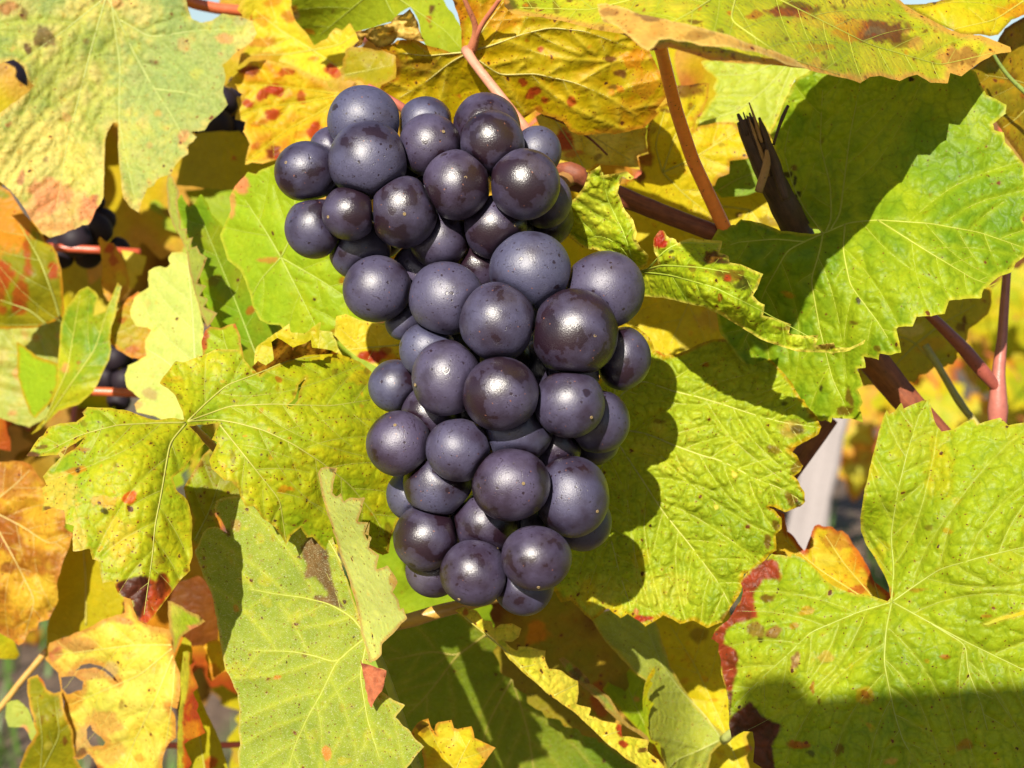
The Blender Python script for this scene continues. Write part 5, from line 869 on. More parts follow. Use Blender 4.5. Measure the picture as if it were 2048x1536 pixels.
leaf("brownish olive leaf in shade at the right edge below the corner leaf", tr("Z3", (1800,320),(1900,240),(1960,130),(2060,70),(2180,60),(2180,720),(2060,760),(2010,690),(1960,620),(1900,520),(1850,430)), [(1960,120,342),(2060,60,348),(2060,300,350),(1970,200,344)], seed=35, step=3.8, cols=((.15,.13,.012), (.24,.16,.012), OLIVE), scale=70, spot=.8, net=.5, edge=(BROWN, 9, .7), prim=[[(2090,180),(2030,160),(1970,150)], [(2090,180),(2030,240),(2000,260)]], speck=(9, [BROWN, ORANGE], 6, 16, .7))
leaf("olive yellow leaf hanging behind the pink shoot below the big green leaf",
    tr("Y6", (560,760),(700,560),(900,380),(1300,230),(1700,140),(1752,190),(1752,290),(1720,400),(1600,500),(1545,540),(1528,625),(1490,700),(1432,768),(1440,800),(1400,862),(1352,860),(1330,885),(1280,890),(1240,880),(1185,922),(1150,950),(1090,960),(1060,1010),(1040,1035),(960,1010),(900,1002),(800,1020),(720,1052),(640,1050),(580,1062),(530,930)), [(1735,700,378),(1960,590,386),(1930,680,384),(1820,760,380),(1850,640,384)], seed=36, step=3.6, hub=(1832,690), prim=[[(1832,688),(1790,730),(1760,765)], [(1832,688),(1860,720),(1890,735)], [(1832,688),(1880,650),(1950,610)], [(1832,688),(1800,670),(1740,700)]],
    cols=((.30,.28,.02), (.36,.30,.02), (.27,.26,.02)), scale=80, edge=(GOLD, 7, .6), spot=.4, net=.5, blobs=[(1930,640,(4,20),BROWN,.9),(1920,655,8,BROWN,.7),(1825,660,(28,14),(.42,.36,.20),.7),(1860,690,(30,20),ORANGE,.3)])
leaf("yellow leaf with burnt red upper edge between the stake and the lower right leaf",
    tr("Z9", (350,60),(420,50),(482,80),(500,180),(528,200),(560,240),(600,290),(620,240),(640,180),(655,150),(680,140),(712,152),(760,155),(790,180),(812,175),(850,200),(880,258),(915,300),(935,330),(970,400),(1002,470),(1085,530),(1100,620),(1000,680),(860,660),(700,560),(560,450),(420,340)), [(1560,1040,352),(1640,1060,350),(1760,1180,340),(1600,1150,344),(1700,1100,350)], seed=37, step=3.4, hub=(1740,1190), prim=[[(1760,1210),(1690,1130),(1650,1070)], [(1750,1210),(1640,1140),(1570,1080)], [(1760,1205),(1745,1150),(1720,1080)]],
    cols=(YEL, (.40,.28,.03), (.36,.24,.03)), scale=60, edge=(RED, 13, .85), spot=.5, net=.6, blobs=[(1680,1075,(36,24),(.28,.10,.03),.7),(1720,1110,(24,24),ORANGE,.6),(1715,1180,(30,14),RED,.7),(1650,1120,(30,14),(.44,.38,.07),.7)], speck=(8, [RED, ORANGE], 5, 12, .6))

# left side
Ao = tr("Z1", (-600,-300),(-300,-420),(-80,-500),(300,-560),(620,-420),(900,-500),(1050,-300),(1080,-30),(1100,40),(1125,110),(1180,132),(1240,120),(1300,80),(1400,95),(1480,122),(1502,200),(1480,240),(1440,270),(1380,310),(1300,380),(1320,440),(1305,540),(1332,612),(1300,650),(1270,680),(1222,720),(1200,760),(1150,768),(1118,772),(1152,802),(1130,830),(1098,850),(1102,902),(1060,930),(1030,960),(1000,1022),(950,1035),(920,1052),(900,1085),(860,1100),(845,1140),(830,1172),(812,1245),(760,1210),(722,1160),(708,1050),(695,950),(690,850),(692,770),(688,720),(662,716),(625,775),(612,850),(610,1000),(606,1150),(590,1190),(558,1230),(540,1280),(518,1312),(480,1315),(440,1342),(400,1350),(360,1372),(290,1392),(250,1370),(220,1330),(190,1290),(150,1230),(100,1160),(60,1110),(0,1062),(-80,1000),(-300,900),(-500,700),(-80,700),(0,660),(60,612),(100,590),(130,560),(165,540),(200,502),(175,480),(160,460),(140,390),(80,350),(0,372),(-80,380),(-400,420))  # outline extended unseen past the frame to shade the back grapes
leaf("large pale mottled leaf filling the top left corner, its tips blushed pink", Ao,
    [(215,0,382),(0,100,376),(30,230,372),(110,450,372),(200,380,374),(210,250,382),(280,400,376),(300,250,379),(440,200,374),(490,60,380),(370,20,385),(350,150,382)], seed=39, step=4.2, hub=(215,-5), quilt=.55, pucker=(.32,22),
    prim=[[(215,-5),(235,35),(270,110),(308,178),(340,225),(370,280)], [(308,178),(370,185),(430,200)], [(212,-5),(190,70),(160,185),(132,300),(112,420)], [(205,0),(130,60),(60,110),(0,150)], [(222,0),(240,130),(238,245),(270,400)], [(240,40),(300,75),(400,60),(480,60)]], gap=46,
    cols=((.16,.22,.12), (.23,.28,.14), (.36,.35,.20), (.44,.38,.24), (.27,.30,.15)), scale=90, vein_col=(.27,.33,.06), vein_w=11, vein_k=.55, vein_tint=(.36,.39,.12), edge=((.46,.33,.16), 8, .6), spot=.3, net=.8, hair=.5, bump=2.2, bumps=110,
    blobs=[(360,150,(130,150),(.19,.27,.17),.7),(300,330,(60,90),(.24,.31,.17),.5),(90,330,(120,110),(.54,.46,.26),.6),(110,430,(100,50),(.54,.30,.22),.65),(90,75,(22,22),PURP,.75),(55,98,(11,14),PURP,.85),(15,14,(34,16),RED,.6),(50,30,(8,20),BROWN,.7),(95,388,(42,34),PINK,.7),(45,350,(8,24),(.30,.06,.09),.7),(180,420,(26,34),PINK,.75),(185,400,(16,12),RED,.5),(60,430,(30,16),PINK,.5),(110,455,(40,12),(.44,.16,.08),.5),(310,125,(12,5),PURP,.5),(95,317,(6,9),PURP,.6),(450,80,(24,12),PINK,.5),(480,40,(12,14),(.30,.28,.25),.6),(175,82,(8,8),BROWN,.6),(150,330,(30,50),(.44,.40,.10),.4)],
    speck=(26, [(.46,.30,.13), PINK, (.42,.40,.08)], 5, 18, .4), speck_edge=(12, [TAN, PINK], 6, 14, .6))
leaf("orange and yellow leaf blotched with crimson left of the top of the bunch",
    tr("Y1", (48,700),(100,640),(150,590),(130,575),(200,545),(250,505),(380,495),(500,520),(640,560),(780,640),(870,665),(900,720),(980,760),(1050,800),(1050,1100),(900,1200),(700,1182),(560,1250),(490,1305),(420,1320),(350,1340),(260,1330),(205,1350),(212,1300),(222,1260),(245,1180),(222,1130),(188,1080),(210,1000),(175,985),(125,978),(135,930),(155,880),(135,820),(185,770),(125,735)), [(470,170,384),(510,320,380),(560,130,386),(690,230,388),(650,290,384),(580,230,386)], seed=41, step=4.0, hub=(690,190), quilt=1.2, prim=[[(690,190),(640,225),(577,257),(530,295),(494,322)], [(690,190),(620,180),(540,170),(480,172)], [(690,190),(600,205),(520,215),(480,235)]],
    cols=((.44,.24,.015), (.46,.33,.03), ORANGE, (.45,.36,.05)), scale=70, vein_col=YEL, vein_w=12, vein_k=.75, vein_tint=YEL, edge=((.50,.34,.12), 9, .7), spot=.2, net=.5,
    blobs=[(526,186,(15,13),RED,.9),(553,180,(18,12),RED,.95),(497,203,(14,11),RED,.9),(545,232,(17,16),RED,.9),(600,195,(10,16),RED,.8),(628,263,(13,20),RED,.9),(545,306,(15,18),(.14,.02,.015),.95),(552,315,(12,8),RED,.8),(495,142,(26,9),(.14,.02,.015),.9),(575,140,(20,8),RED,.8),(512,290,(10,8),RED,.6),(520,245,(24,6),RED,.5),(600,270,(14,8),ORANGE,.7)])
leaf("bright yellow leaf with a few red flecks left above the bunch",
    tr("Y1", (140,80),(170,20),(200,-80),(600,-80),(590,20),(582,60),(620,170),(680,240),(722,290),(770,372),(870,320),(910,260),(950,228),(1000,250),(1062,190),(1085,225),(1112,232),(1120,280),(1142,330),(1060,400),(1090,430),(1100,472),(1070,520),(1042,602),(1000,615),(960,640),(880,662),(780,632),(640,560),(480,502),(500,465),(522,440),(380,428),(320,440),(230,470),(150,542),(170,450),(200,400),(270,330),(250,260),(240,200),(205,150)), [(480,0,396),(560,30,398),(630,80,394),(710,80,390),(690,140,390),(500,110,396),(600,120,396)], seed=42, step=4.2, hub=(625,100), quilt=1.0, prim=[[(625,100),(560,60),(510,20)], [(625,100),(680,90),(715,65)], [(625,100),(670,130),(690,145)], [(625,100),(560,110),(500,110)]],
    cols=(YEL, (.44,.38,.04), (.40,.36,.02)), scale=70, edge=((.46,.30,.08), 8, .6), spot=.2, net=.5, blobs=[(662,135,(14,12),RED,.9),(672,148,(14,8),RED,.8),(503,38,(6,7),RED,.8),(525,40,(18,12),ORANGE,.6),(545,5,(20,10),ORANGE,.7),(580,35,(16,12),RED,.6),(628,115,(12,6),ORANGE,.8),(520,85,(34,8),(.34,.08,.03),.6),(485,120,(16,14),TAN,.7)])
leaf("smooth green leaf at the top above the bunch, seen from below",
    tr("Y1", (580,-80),(1790,-80),(1850,40),(1900,100),(1950,180),(1985,260),(2002,340),(2030,500),(1950,500),(1880,480),(1800,460),(1730,420),(1680,360),(1645,280),(1625,170),(1600,120),(1560,60),(1470,110),(1430,170),(1330,200),(1200,240),(1110,255),(1062,190),(1000,250),(950,228),(910,260),(870,320),(770,372),(722,290),(680,240),(620,170),(582,60)), [(600,0,372),(880,0,356),(930,100,350),(850,80,356),(620,80,384),(740,40,370)], seed=43, step=4.2, hub=(760,-30), prim=[[(760,-30),(830,20),(890,60),(920,95)], [(760,-30),(700,20),(640,70)], [(760,-30),(780,20),(800,45)]],
    cols=((.17,.235,.020), (.22,.27,.022), (.19,.245,.022)), scale=120, spot=.15, net=.25, quilt=-.4, vein_tint=(.26,.30,.04), blobs=[(862,22,(8,12),PURP,.85),(858,38,(6,8),RED,.7),(864,55,(5,5),BROWN,.6),(585,25,(16,14),RED,.6),(590,28,(10,8),(.3,.25,.22),.7),(615,62,(10,8),ORANGE,.7),(665,22,(4,8),BROWN,.6)])
leaf("olive leaf lying in shade left of the grapes under the orange leaf", tr("Z1", (1070,900),(1100,850),(1150,780),(1280,768),(1400,765),(1500,850),(1640,960),(1640,1010),(1500,1010),(1420,1022),(1380,1112),(1300,1112),(1200,1100),(1120,1088),(1030,1085),(1045,1000)), [(370,310,430),(480,265,424),(550,340,420),(440,375,424)], seed=44, step=5, cols=((.28,.25,.010), (.24,.22,.010)), spot=.2, net=.3, blobs=[(470,320,(6,4),RED,.8)])
leaf("fresh green leaf left of the bunch, half in its shadow, with a pink upper corner",
    [(462,420),(459,395),(470,372),(495,344),(512,348),(522,340),(560,325),(640,440),(720,540),(735,640),(690,668),(660,672),(640,682),(620,680),(600,692),(575,670),(560,650),(535,648),(520,640),(505,612),(500,590),(490,560),(480,540),(455,520),(440,470)], [(470,380,356),(560,340,350),(700,560,344),(650,680,348),(520,640,354),(450,480,358),(560,520,350)], seed=45, step=3.8, hub=(562,515), quilt=.8, prim=[[(562,515),(530,460),(490,400)], [(562,515),(590,460),(590,380)], [(562,515),(520,560),(505,590)], [(562,515),(600,590),(640,670)], [(562,515),(640,560),(700,600)]],
    cols=((.155,.26,.014), (.20,.30,.018), LIME), scale=120, vein_col=LIME, vein_w=8, vein_k=.5, spot=.15, net=.4, edge=((.36,.34,.06), 6, .6), blobs=[(482,368,(20,28),PINK,.85),(466,410,(8,30),PINK,.6),(530,522,(20,6),(.35,.16,.06),.8),(560,510,(6,4),BROWN,.6),(683,560,(10,12),RED,.6),(670,660,(10,6),RED,.5)])
leaf("dark olive leaf standing left of the fresh green leaf, tooth edged",
    [(352,405),(362,388),(368,400),(378,414),(388,408),(402,388),(415,405),(424,430),(445,450),(470,500),(510,560),(540,610),(560,660),(560,740),(480,760),(430,700),(415,620),(395,540),(372,470)], [(360,395,378),(450,460,372),(540,640,362),(440,700,372),(400,550,376)], seed=46, step=4.2, cols=((.14,.18,.010), GREEN, (.17,.18,.012)), spot=.25, net=.4, prim=[[(520,730),(470,600),(400,430)]], edge=(LIME, 5, .5), blobs=[(430,560,(14,10),BROWN,.5),(500,620,(8,8),RED,.6)], scale=80)
leaf("tall pale green leaf standing behind the lime leaf at the left, its serrated rim folded",
    tr("Z4", (880,12),(930,10),(962,22),(970,90),(1000,200),(1022,300),(1040,380),(1046,480),(1060,560),(1040,700),(1000,800),(960,900),(850,880),(790,850),(700,832),(688,790),(720,760),(690,740),(650,702),(638,640),(655,590),(700,570),(752,540),(740,500),(742,460),(775,410),(755,395),(700,392),(672,350),(666,310),(690,240),(720,215),(762,190),(755,150),(760,108),(790,90),(822,82),(850,90),(872,70),(862,40)), [(370,510,374),(400,640,368),(290,620,378),(270,740,374),(390,800,364),(330,700,372)], seed=47, step=3.8, hub=(400,830), quilt=.7, prim=[[(400,830),(390,720),(385,620),(375,520)], [(395,780),(330,720),(280,690)]],
    cols=((.33,.40,.17), (.38,.43,.20), (.30,.38,.14)), scale=100, edge=((.46,.40,.14), 6, .5), spot=.2, net=.4, hair=.7, blobs=[(300,790,(16,14),(.28,.14,.13),.6),(275,810,(12,8),PINK,.5)], speck=(14, [(.42,.34,.15), LIME], 4, 10, .5),
    flaps=[dict(label="serrated folded rim", outline=tr("Y4", (1362,70),(1372,20),(1385,-5),(1420,28),(1445,90),(1466,135),(1455,220),(1460,300),(1484,380),(1478,440),(1532,438),(1528,520),(1584,508),(1558,600),(1614,578),(1640,640),(1700,680),(1668,760),(1642,830),(1616,890),(1692,908),(1660,950),(1636,990),(1702,1018),(1668,1080),(1720,1105),(1782,1132),(1740,1200),(1700,1252),(1650,1150),(1600,980),(1560,830),(1535,650),(1498,560),(1430,430),(1378,290)), depth=[(340,360,366),(385,480,362),(415,515,355),(410,640,358),(430,640,352),(370,470,364)], cols=((.25,.30,.09), (.32,.36,.10), (.20,.26,.06)), edge=((.34,.18,.13), 5, .7), spot=.3, hair=.7, net=.2, step=2.8)])
leaf("yellow leaf with a dark red band beside the middle of the bunch", tr("Z4", (1712,440),(1722,340),(1770,328),(1850,360),(1950,380),(2080,400),(2100,600),(1980,640),(1940,602),(1880,572),(1820,540),(1780,510)), [(680,640,342),(800,660,344),(760,740,342),(690,680,342)], seed=48, step=3.2, cols=(YEL, (.46,.38,.05)), scale=60, edge=(CREAM, 5, .5), spot=.2, net=.6, blobs=[(742,712,(34,13),RED,.95),(770,702,(16,10),(.16,.02,.015),.7),(790,720,(18,12),ORANGE,.6)], prim=[[(800,690),(740,695),(690,700)]])
leaf("small pale leaf with a red left edge peeping over the lime leaf", tr("Z4", (1032,470),(1052,410),(1075,392),(1130,400),(1165,385),(1205,376),(1230,440),(1245,540),(1260,620),(1100,600),(1040,560)), [(410,660,338),(480,650,336),(480,730,338)], seed=49, step=3.4, cols=((.27,.33,.05), LIME), edge=((.36,.14,.08), 6, .7), spot=.3, net=.6, blobs=[(412,680,(7,26),RED,.8),(472,654,(9,6),RED,.7)], prim=[[(470,730),(450,690),(445,660)]])
leaf("yellow green serrated leaf standing behind the brown shrivelled edge", tr("Z4", (1298,640),(1302,540),(1312,500),(1370,450),(1420,420),(1482,375),(1490,420),(1560,430),(1600,395),(1642,368),(1635,410),(1700,420),(1742,520),(1780,600),(1500,680)), [(510,700,334),(640,650,336),(690,720,336),(560,680,334)], seed=50, step=3.4, cols=((.24,.29,.03), YEL, LIME), edge=((.42,.36,.10), 5, .6), spot=.3, net=.6, prim=[[(600,740),(560,690),(550,660)], [(620,740),(640,690),(640,655)]])
leaf("olive leaf with red blotches at the left edge below the big mottled leaf", tr("Y4", (-60,20),(0,90),(80,130),(200,320),(300,430),(380,550),(430,580),(470,640),(505,800),(522,1050),(530,1150),(440,1200),(300,1250),(120,1260),(-60,1260)), [(0,380,410),(90,480,404),(125,600,402),(20,640,408),(60,560,398)], seed=51, step=5, hub=(140,700), prim=[[(135,690),(110,600),(80,520),(40,450)], [(130,680),(60,620),(0,600)]], vr=(.45,.15), cols=((.24,.22,.012), OLIVE, (.28,.25,.02)), scale=90, spot=.2, net=.3, edge=(ORANGE, 7, .6), blobs=[(20,450,(50,60),(.40,.15,.02),.8),(55,510,(10,44),RED,.7),(5,550,(26,28),RED,.8),(110,545,(12,18),RED,.8),(45,590,(16,34),RED,.7),(0,590,(16,14),RED,.7),(40,620,(16,14),RED,.7),(8,620,(10,14),RED,.7)])
leaf("upright green leaf with two long lobes in front of the left blurred leaves",
    tr("Z4", (160,945),(195,900),(232,860),(262,780),(292,700),(296,600),(302,500),(306,430),(312,380),(325,330),(342,290),(375,250),(402,208),(450,186),(490,215),(504,240),(485,300),(482,335),(540,312),(570,240),(602,166),(624,190),(600,270),(592,330),(570,400),(562,462),(570,510),(560,562),(520,640),(480,722),(440,760),(400,792),(300,822),(220,905)), [(80,860,398),(130,700,392),(120,600,392),(180,580,388),(240,570,390),(210,720,388),(160,760,386)], seed=52, step=4.2, hub=(70,870), quilt=.8, prim=[[(80,860),(140,770),(190,700),(215,620),(235,575)], [(90,840),(135,740),(150,650),(160,590)]], gap=36,
    cols=((.23,.27,.014), (.28,.30,.02), GREEN), scale=80, spot=.2, net=.4, edge=((.40,.30,.05), 5, .6), vein_tint=(.38,.38,.06), blobs=[(155,725,(4,6),RED,.6),(125,735,(7,12),PINK,.6)])
leaf("small bright green leaf lit at the far left", tr("Z4", (85,470),(120,490),(180,540),(240,560),(302,582),(300,700),(270,760),(240,800),(180,862),(150,830),(130,780),(105,700),(90,640)), [(40,690,410),(110,730,404),(70,830,408)], seed=53, step=5, cols=((.18,.29,.018), (.21,.31,.02)), spot=.1, net=.3, edge=(ORANGE, 6, .6))
leaf("pale pinkish ribbed leaf deep at the left edge", tr("Z4", (-80,300),(60,320),(130,338),(300,280),(340,420),(330,600),(250,850),(150,910),(0,860),(-80,860)), [(-20,620,424),(120,620,424),(50,840,424)], seed=54, step=5.5, cols=((.40,.36,.14), SAGE, (.42,.30,.18)), hub=(130,820), prim=[[(125,820),(60,740),(0,660)], [(125,820),(90,700),(60,630)], [(130,820),(125,720),(110,640)]], spot=.2, net=.4, quilt=1.2, gap=30, speck=(8, [PINK], 8, 16, .5))
leaf("orange green leaf with red margin between the upright leaf and the tall pale leaf", tr("Y4", (985,1090),(1040,1020),(1130,955),(1180,980),(1200,1100),(1240,1280),(1230,1490),(1150,1510),(1080,1500),(960,1430),(900,1370),(860,1280),(870,1180)), [(250,600,392),(300,600,392),(290,710,392),(215,670,392)], seed=55, step=4.5, cols=((.24,.22,.015), (.32,.17,.015)), scale=50, spot=.2, net=.4, edge=(ORANGE, 9, .7), blobs=[(262,590,(16,12),(.42,.10,.03),.7),(265,700,(16,10),RED,.6),(245,645,(10,6),RED,.6)])
leaf("brown and yellow upright leaf in the gap at the left", tr("Y4", (805,540),(820,505),(860,545),(930,560),(960,610),(1010,680),(1040,780),(1062,870),(1052,950),(990,1020),(940,1062),(880,1030),(850,980),(830,880),(840,760)), [(205,480,420),(255,560,420),(225,600,420)], seed=56, step=5, cols=((.40,.28,.02), (.36,.17,.02)), scale=40, spot=.2, net=.3, blobs=[(222,495,(12,10),RED,.8),(230,520,(10,16),RED,.7),(240,560,(12,20),YEL,.7)])
leaf("cream yellow leaf scrap in the gap left of the tall pale leaf", tr("Y4", (995,615),(1100,630),(1200,668),(1185,740),(1162,820),(1110,826),(1128,870),(1100,922),(1062,935),(1045,820),(1030,720)), [(248,510,432),(290,520,432),(265,570,432)], seed=57, step=5, cols=(CREAM, (.50,.42,.10)), spot=.1, net=.3, edge=(YEL, 5, .5))
leaf("brown autumn leaf crumpled at the left edge", tr("Z7", (-60,-60),(60,-72),(120,-70),(160,-50),(210,20),(260,100),(340,200),(330,270),(372,300),(360,350),(332,420),(310,490),(290,560),(300,640),(250,740),(200,755),(190,790),(150,800),(130,832),(120,860),(95,872),(60,840),(0,812),(-60,720)), [(-20,930,392),(60,920,390),(130,1060,384),(40,1280,388),(100,1200,382),(20,1100,384)], seed=58, step=4.2, hub=(-20,1020), quilt=1.4, gap=36, prim=[[(-20,1020),(40,1050),(100,1090),(140,1070)], [(-20,1030),(30,1120),(70,1200),(50,1270)], [(-20,1010),(30,970),(60,940)]],
    cols=((.30,.13,.03), (.42,.25,.04), (.24,.09,.02), (.46,.33,.06)), scale=70, spot=.5, net=.9, bump=3, bumps=60, edge=((.36,.15,.06), 8, .6), vein_tint=(.46,.36,.12), blobs=[(20,960,(60,40),(.24,.09,.03),.7),(5,1060,(40,50),(.20,.06,.015),.8),(15,1140,(16,14),(.14,.04,.02),.8),(103,1215,(10,18),BROWN,.9),(80,1190,(50,40),(.46,.32,.05),.7),(60,1270,(24,10),(.42,.2,.12),.6)])
leaf("olive yellow leaf in shade between the brown leaf and the torn yellow leaf", tr("Z7", (300,330),(340,290),(430,300),(500,380),(560,480),(640,640),(620,720),(500,800),(320,832),(240,940),(240,780),(290,600),(270,500)), [(120,1080,396),(200,1100,394),(240,1210,394),(110,1290,398)], seed=59, step=4.6, cols=((.27,.24,.012), (.30,.25,.012)), spot=.2, net=.3, hub=(178,1260), vr=(.4,.2), prim=[[(172,1250),(172,1160),(165,1080)]], vein_tint=(.36,.32,.06), side=False)
leaf("yellow torn leaf with brown patches and ragged holes at the lower left",
    tr("Y7", (1050,45),(1110,60),(1170,230),(1230,290),(1300,312),(1380,320),(1450,340),(1472,500),(1490,600),(1532,700),(1535,900),(1512,1012),(1470,1000),(1428,988),(1460,1020),(1490,1062),(1500,1170),(1502,1262),(1440,1310),(1428,1330),(1400,1400),(1385,1500),(1380,1750),(850,1750),(850,1560),(800,1440),(750,1400),(700,1440),(668,1452),(600,1420),(625,1370),(640,1332),(610,1290),(600,1250),(612,1180),(580,1140),(560,1100),(540,1020),(552,950),(530,900),(518,840),(505,760),(500,705),(440,650),(385,592),(395,570),(412,560),(408,500),(420,450),(500,420),(600,388),(700,345),(780,310),(870,258),(960,230),(1070,190)),
    [(250,1200,374),(100,1290,382),(340,1260,370),(350,1400,366),(150,1420,380),(230,1540,374),(330,1540,370),(240,1350,372)], seed=60, step=3.8, hub=(350,1290), quilt=.9,
    holes=[tr("Y7", (640,688),(700,640),(770,624),(860,648),(940,700),(990,760),(1022,800),(975,775),(900,695),(800,662),(720,672)), tr("Y7", (515,745),(580,738),(640,735),(712,780),(700,850),(650,862),(610,880),(572,890),(525,840)), tr("Y7", (735,1190),(770,1150),(790,1200),(860,1250),(900,1300),(880,1330),(780,1330),(740,1270))],
    prim=[[(350,1290),(270,1290),(190,1300),(110,1310)], [(350,1292),(280,1350),(210,1380),(140,1410)], [(352,1295),(310,1400),(270,1480),(240,1560)], [(352,1296),(345,1400),(330,1500)]],
    cols=((.42,.40,.11), (.48,.42,.15), (.46,.38,.08), (.50,.42,.16)), scale=100, edge=((.38,.17,.07), 13, .85), vein_col=(.42,.40,.06), vein_w=8, vein_k=.4, spot=.4, net=.7, bump=2.4, bumps=70,
    blobs=[(150,1290,(50,16),(.36,.17,.10),.8),(112,1305,(16,12),(.30,.07,.08),.7),(245,1243,(24,9),(.42,.16,.10),.8),(140,1405,(24,26),(.38,.19,.04),.8),(205,1450,(40,34),(.38,.20,.09),.8),(165,1480,(26,34),(.42,.26,.18),.8),(175,1348,(40,10),(.30,.14,.09),.8),(225,1340,(14,16),(.36,.26,.2),.7),(220,1500,(30,24),(.38,.20,.07),.7),(160,1510,(14,10),PURP,.8),(245,1410,(6,12),BROWN,.6),(280,1520,(14,8),ORANGE,.6),(200,1540,(16,14),RED,.6)],
    speck=(20, [(.44,.24,.06), TAN], 5, 13, .55),
    flaps=[dict(label="pale green folded tip", outline=tr("Y7", (1430,95),(1470,100),(1500,118),(1560,140),(1600,172),(1650,200),(1692,212),(1720,240),(1754,268),(1700,300),(1640,332),(1600,360),(1560,392),(1530,430),(1520,465),(1500,510),(1488,540),(1470,430),(1445,330),(1436,220)), depth=[(338,1205,368),(410,1243,352),(350,1300,366),(375,1230,358)], cols=((.36,.37,.06), LIME, CREAM), edge=((.34,.15,.10), 7, .7), spot=.3, hair=.3, step=3.0, blobs=[(385,1258,(16,8),PINK,.7)]),
           dict(name="folded_strip", label="narrow rim turned to show red and orange", outline=tr("Y7", (1562,530),(1600,520),(1624,535),(1618,640),(1682,602),(1655,650),(1640,682),(1665,760),(1692,832),(1648,872),(1672,930),(1692,980),(1678,1032),(1720,1130),(1754,1218),(1680,1255),(1600,1292),(1572,1312),(1600,1390),(1634,1482),(1580,1560),(1560,1700),(1520,1700),(1512,1300),(1528,1000),(1540,700)), depth=[(370,1310,362),(395,1350,354),(408,1465,350),(360,1480,364),(370,1560,362),(365,1400,364)], cols=((.44,.18,.03), RED, ORANGE), scale=40, edge=(RED, 6, .5), spot=.5, net=.5, step=3.0, regions=[(tr("Y7", (1520,520),(1625,520),(1615,700),(1590,900),(1560,1100),(1560,1700),(1500,1700)), (.36,.36,.05), .95)], blobs=[(385,1460,(18,20),(.42,.17,.02),.7),(392,1420,(14,24),(.22,.02,.02),.7)])])
leaf("dark olive leaf hanging in shade at the lower left corner", tr("Y7", (235,760),(270,738),(320,720),(370,780),(400,850),(460,880),(525,860),(540,1000),(580,1120),(620,1200),(630,1330),(650,1450),(770,1620),(150,1620),(170,1500),(205,1400),(240,1330),(272,1290),(312,1220),(290,1150),(280,1080),(250,980),(232,860)), [(65,1355,384),(120,1390,380),(150,1490,380),(60,1540,384),(90,1440,376)], seed=61, step=4.4, cols=((.24,.21,.012), OLIVE, (.28,.24,.014)), scale=80, edge=((.42,.22,.05), 6, .8), spot=.3, net=.4, hub=(80,1560), prim=[[(80,1560),(85,1480),(75,1400)], [(85,1540),(120,1470),(110,1400)]], blobs=[(128,1482,(6,8),BROWN,.9),(90,1360,(12,14),(.34,.06,.02),.8),(85,1440,(6,12),BROWN,.6),(95,1490,(7,12),(.4,.35,.1),.6)])
leaf("small pale green leaf at the lower left edge over the soil", tr("Y7", (55,970),(90,945),(150,938),(200,975),(242,1020),(285,1130),(310,1220),(270,1290),(240,1220),(200,1170),(130,1175),(70,1165),(42,1085)), [(15,1410,402),(60,1420,402),(50,1460,402)], seed=62, step=5, cols=(SAGE, (.27,.31,.08)), spot=.1, net=.4, hair=.3, blobs=[(52,1458,(10,10),PINK,.8)])
leaf("long olive leaf hanging behind the folded red rim at the lower left", tr("Y7", (1480,620),(1530,480),(1570,400),(1632,450),(1640,560),(1640,700),(1670,800),(1702,900),(1742,1000),(1782,1082),(1840,1200),(1884,1300),(1930,1450),(1965,1650),(1560,1650),(1540,1300),(1530,900)), [(365,1300,384),(400,1400,382),(440,1500,382),(380,1550,384)], seed=63, step=4.6, cols=((.25,.24,.014), (.29,.26,.016)), scale=90, spot=.2, net=.3, hub=(420,1600), prim=[[(420,1600),(400,1480),(380,1330)]], side=False, blobs=[(420,1525,(10,16),RED,.8)], vein_tint=(.34,.32,.06))
leaf("small olive leaf with a brown fringe below the stalk of the lime leaf", tr("Z4", (940,1220),(985,1140),(1040,1050),(1090,1000),(1150,1080),(1180,1150),(1240,1230),(1240,1290),(1150,1310),(1100,1350),(1130,1420),(1080,1500),(1000,1520),(970,1480),(985,1380),(960,1300)), [(370,980,334),(430,930,336),(470,1000,336),(400,1090,336)], seed=64, step=3.8, cols=((.22,.25,.03), OLIVE, LIME), scale=50, spot=.6, net=.5, edge=((.30,.17,.04), 7, .7), prim=[[(390,1080),(420,1020),(440,960)]], speck=(6, [BROWN], 4, 9, .8))
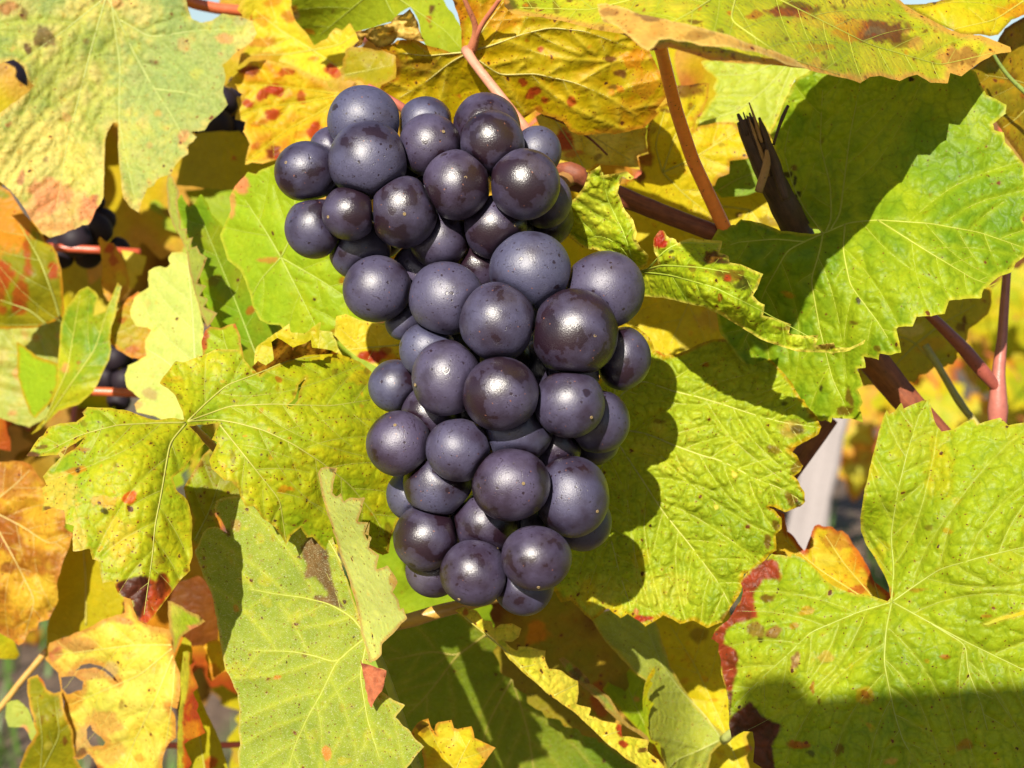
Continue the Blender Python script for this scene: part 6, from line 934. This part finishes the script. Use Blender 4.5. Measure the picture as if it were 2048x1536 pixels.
leaf("rust red leaf in shade between the torn yellow leaf and the felted leaf", tr("Y7", (1500,-60),(1700,-120),(1850,0),(1870,200),(1860,420),(1760,470),(1640,480),(1560,400),(1480,300),(1440,120)), [(350,1170,398),(430,1160,398),(430,1280,400),(370,1270,398)], seed=65, step=5, cols=((.13,.045,.012), (.10,.03,.010), (.16,.05,.012)), scale=60, spot=.3, net=.3)
leaf("small yellow orange leaf tip peeping from behind the felted leaf", tr("Y7", (1735,480),(1780,440),(1850,420),(1950,500),(1960,690),(1905,700),(1850,740),(1800,782),(1770,740),(1775,640),(1752,590),(1760,530)), [(410,1290,388),(450,1290,388),(425,1360,388)], seed=66, step=4, cols=(YEL, (.44,.26,.02)), scale=40, spot=.2, net=.4, edge=(ORANGE, 7, .6), blobs=[(428,1345,(16,20),(.34,.12,.02),.8)])

# the photographer's camera, held at the place the picture is taken from
def rbox(sx, sy, sz, b):
    v, f = [], []
    import bmesh
    bm = bmesh.new(); bmesh.ops.create_cube(bm, size=1.0)
    for q in bm.verts: q.co = (q.co.x * sx, q.co.y * sy, q.co.z * sz)
    bmesh.ops.bevel(bm, geom=list(bm.edges), offset=b, segments=3, affect='EDGES', profile=.6)
    bm.verts.index_update(); v = [tuple(q.co) for q in bm.verts]; f = [tuple(q.index for q in p.verts) for p in bm.faces]; bm.free(); return np.array(v), f
cb = empty("compact_camera", C0 - FW * .022); tag(cb, "silver compact camera held up in front of the vines", "camera")
basis = np.array([RT, FW, UP])
SILV = NT("silver_plastic"); SILV = SILV.done(SILV.n("BsdfPrincipled", None, Base_Color=(.35, .35, .36, 1), Roughness=.4, Metallic=.6))
def cpart(nm, sz, off, b): 
    v, f = rbox(*sz, b); mesh_obj(nm, (v + np.array(off)) @ basis + np.array(cb.location), f, SILV, cb, np.array(cb.location), smooth=False)
cpart("body", (.165, .026, .100), (.040, 0, .038), .005)
cpart("shadow_knob", (.0135, .014, .020), (-.035, 0, .086), .0045)  # unseen knob added for the round bump in the camera's shadow
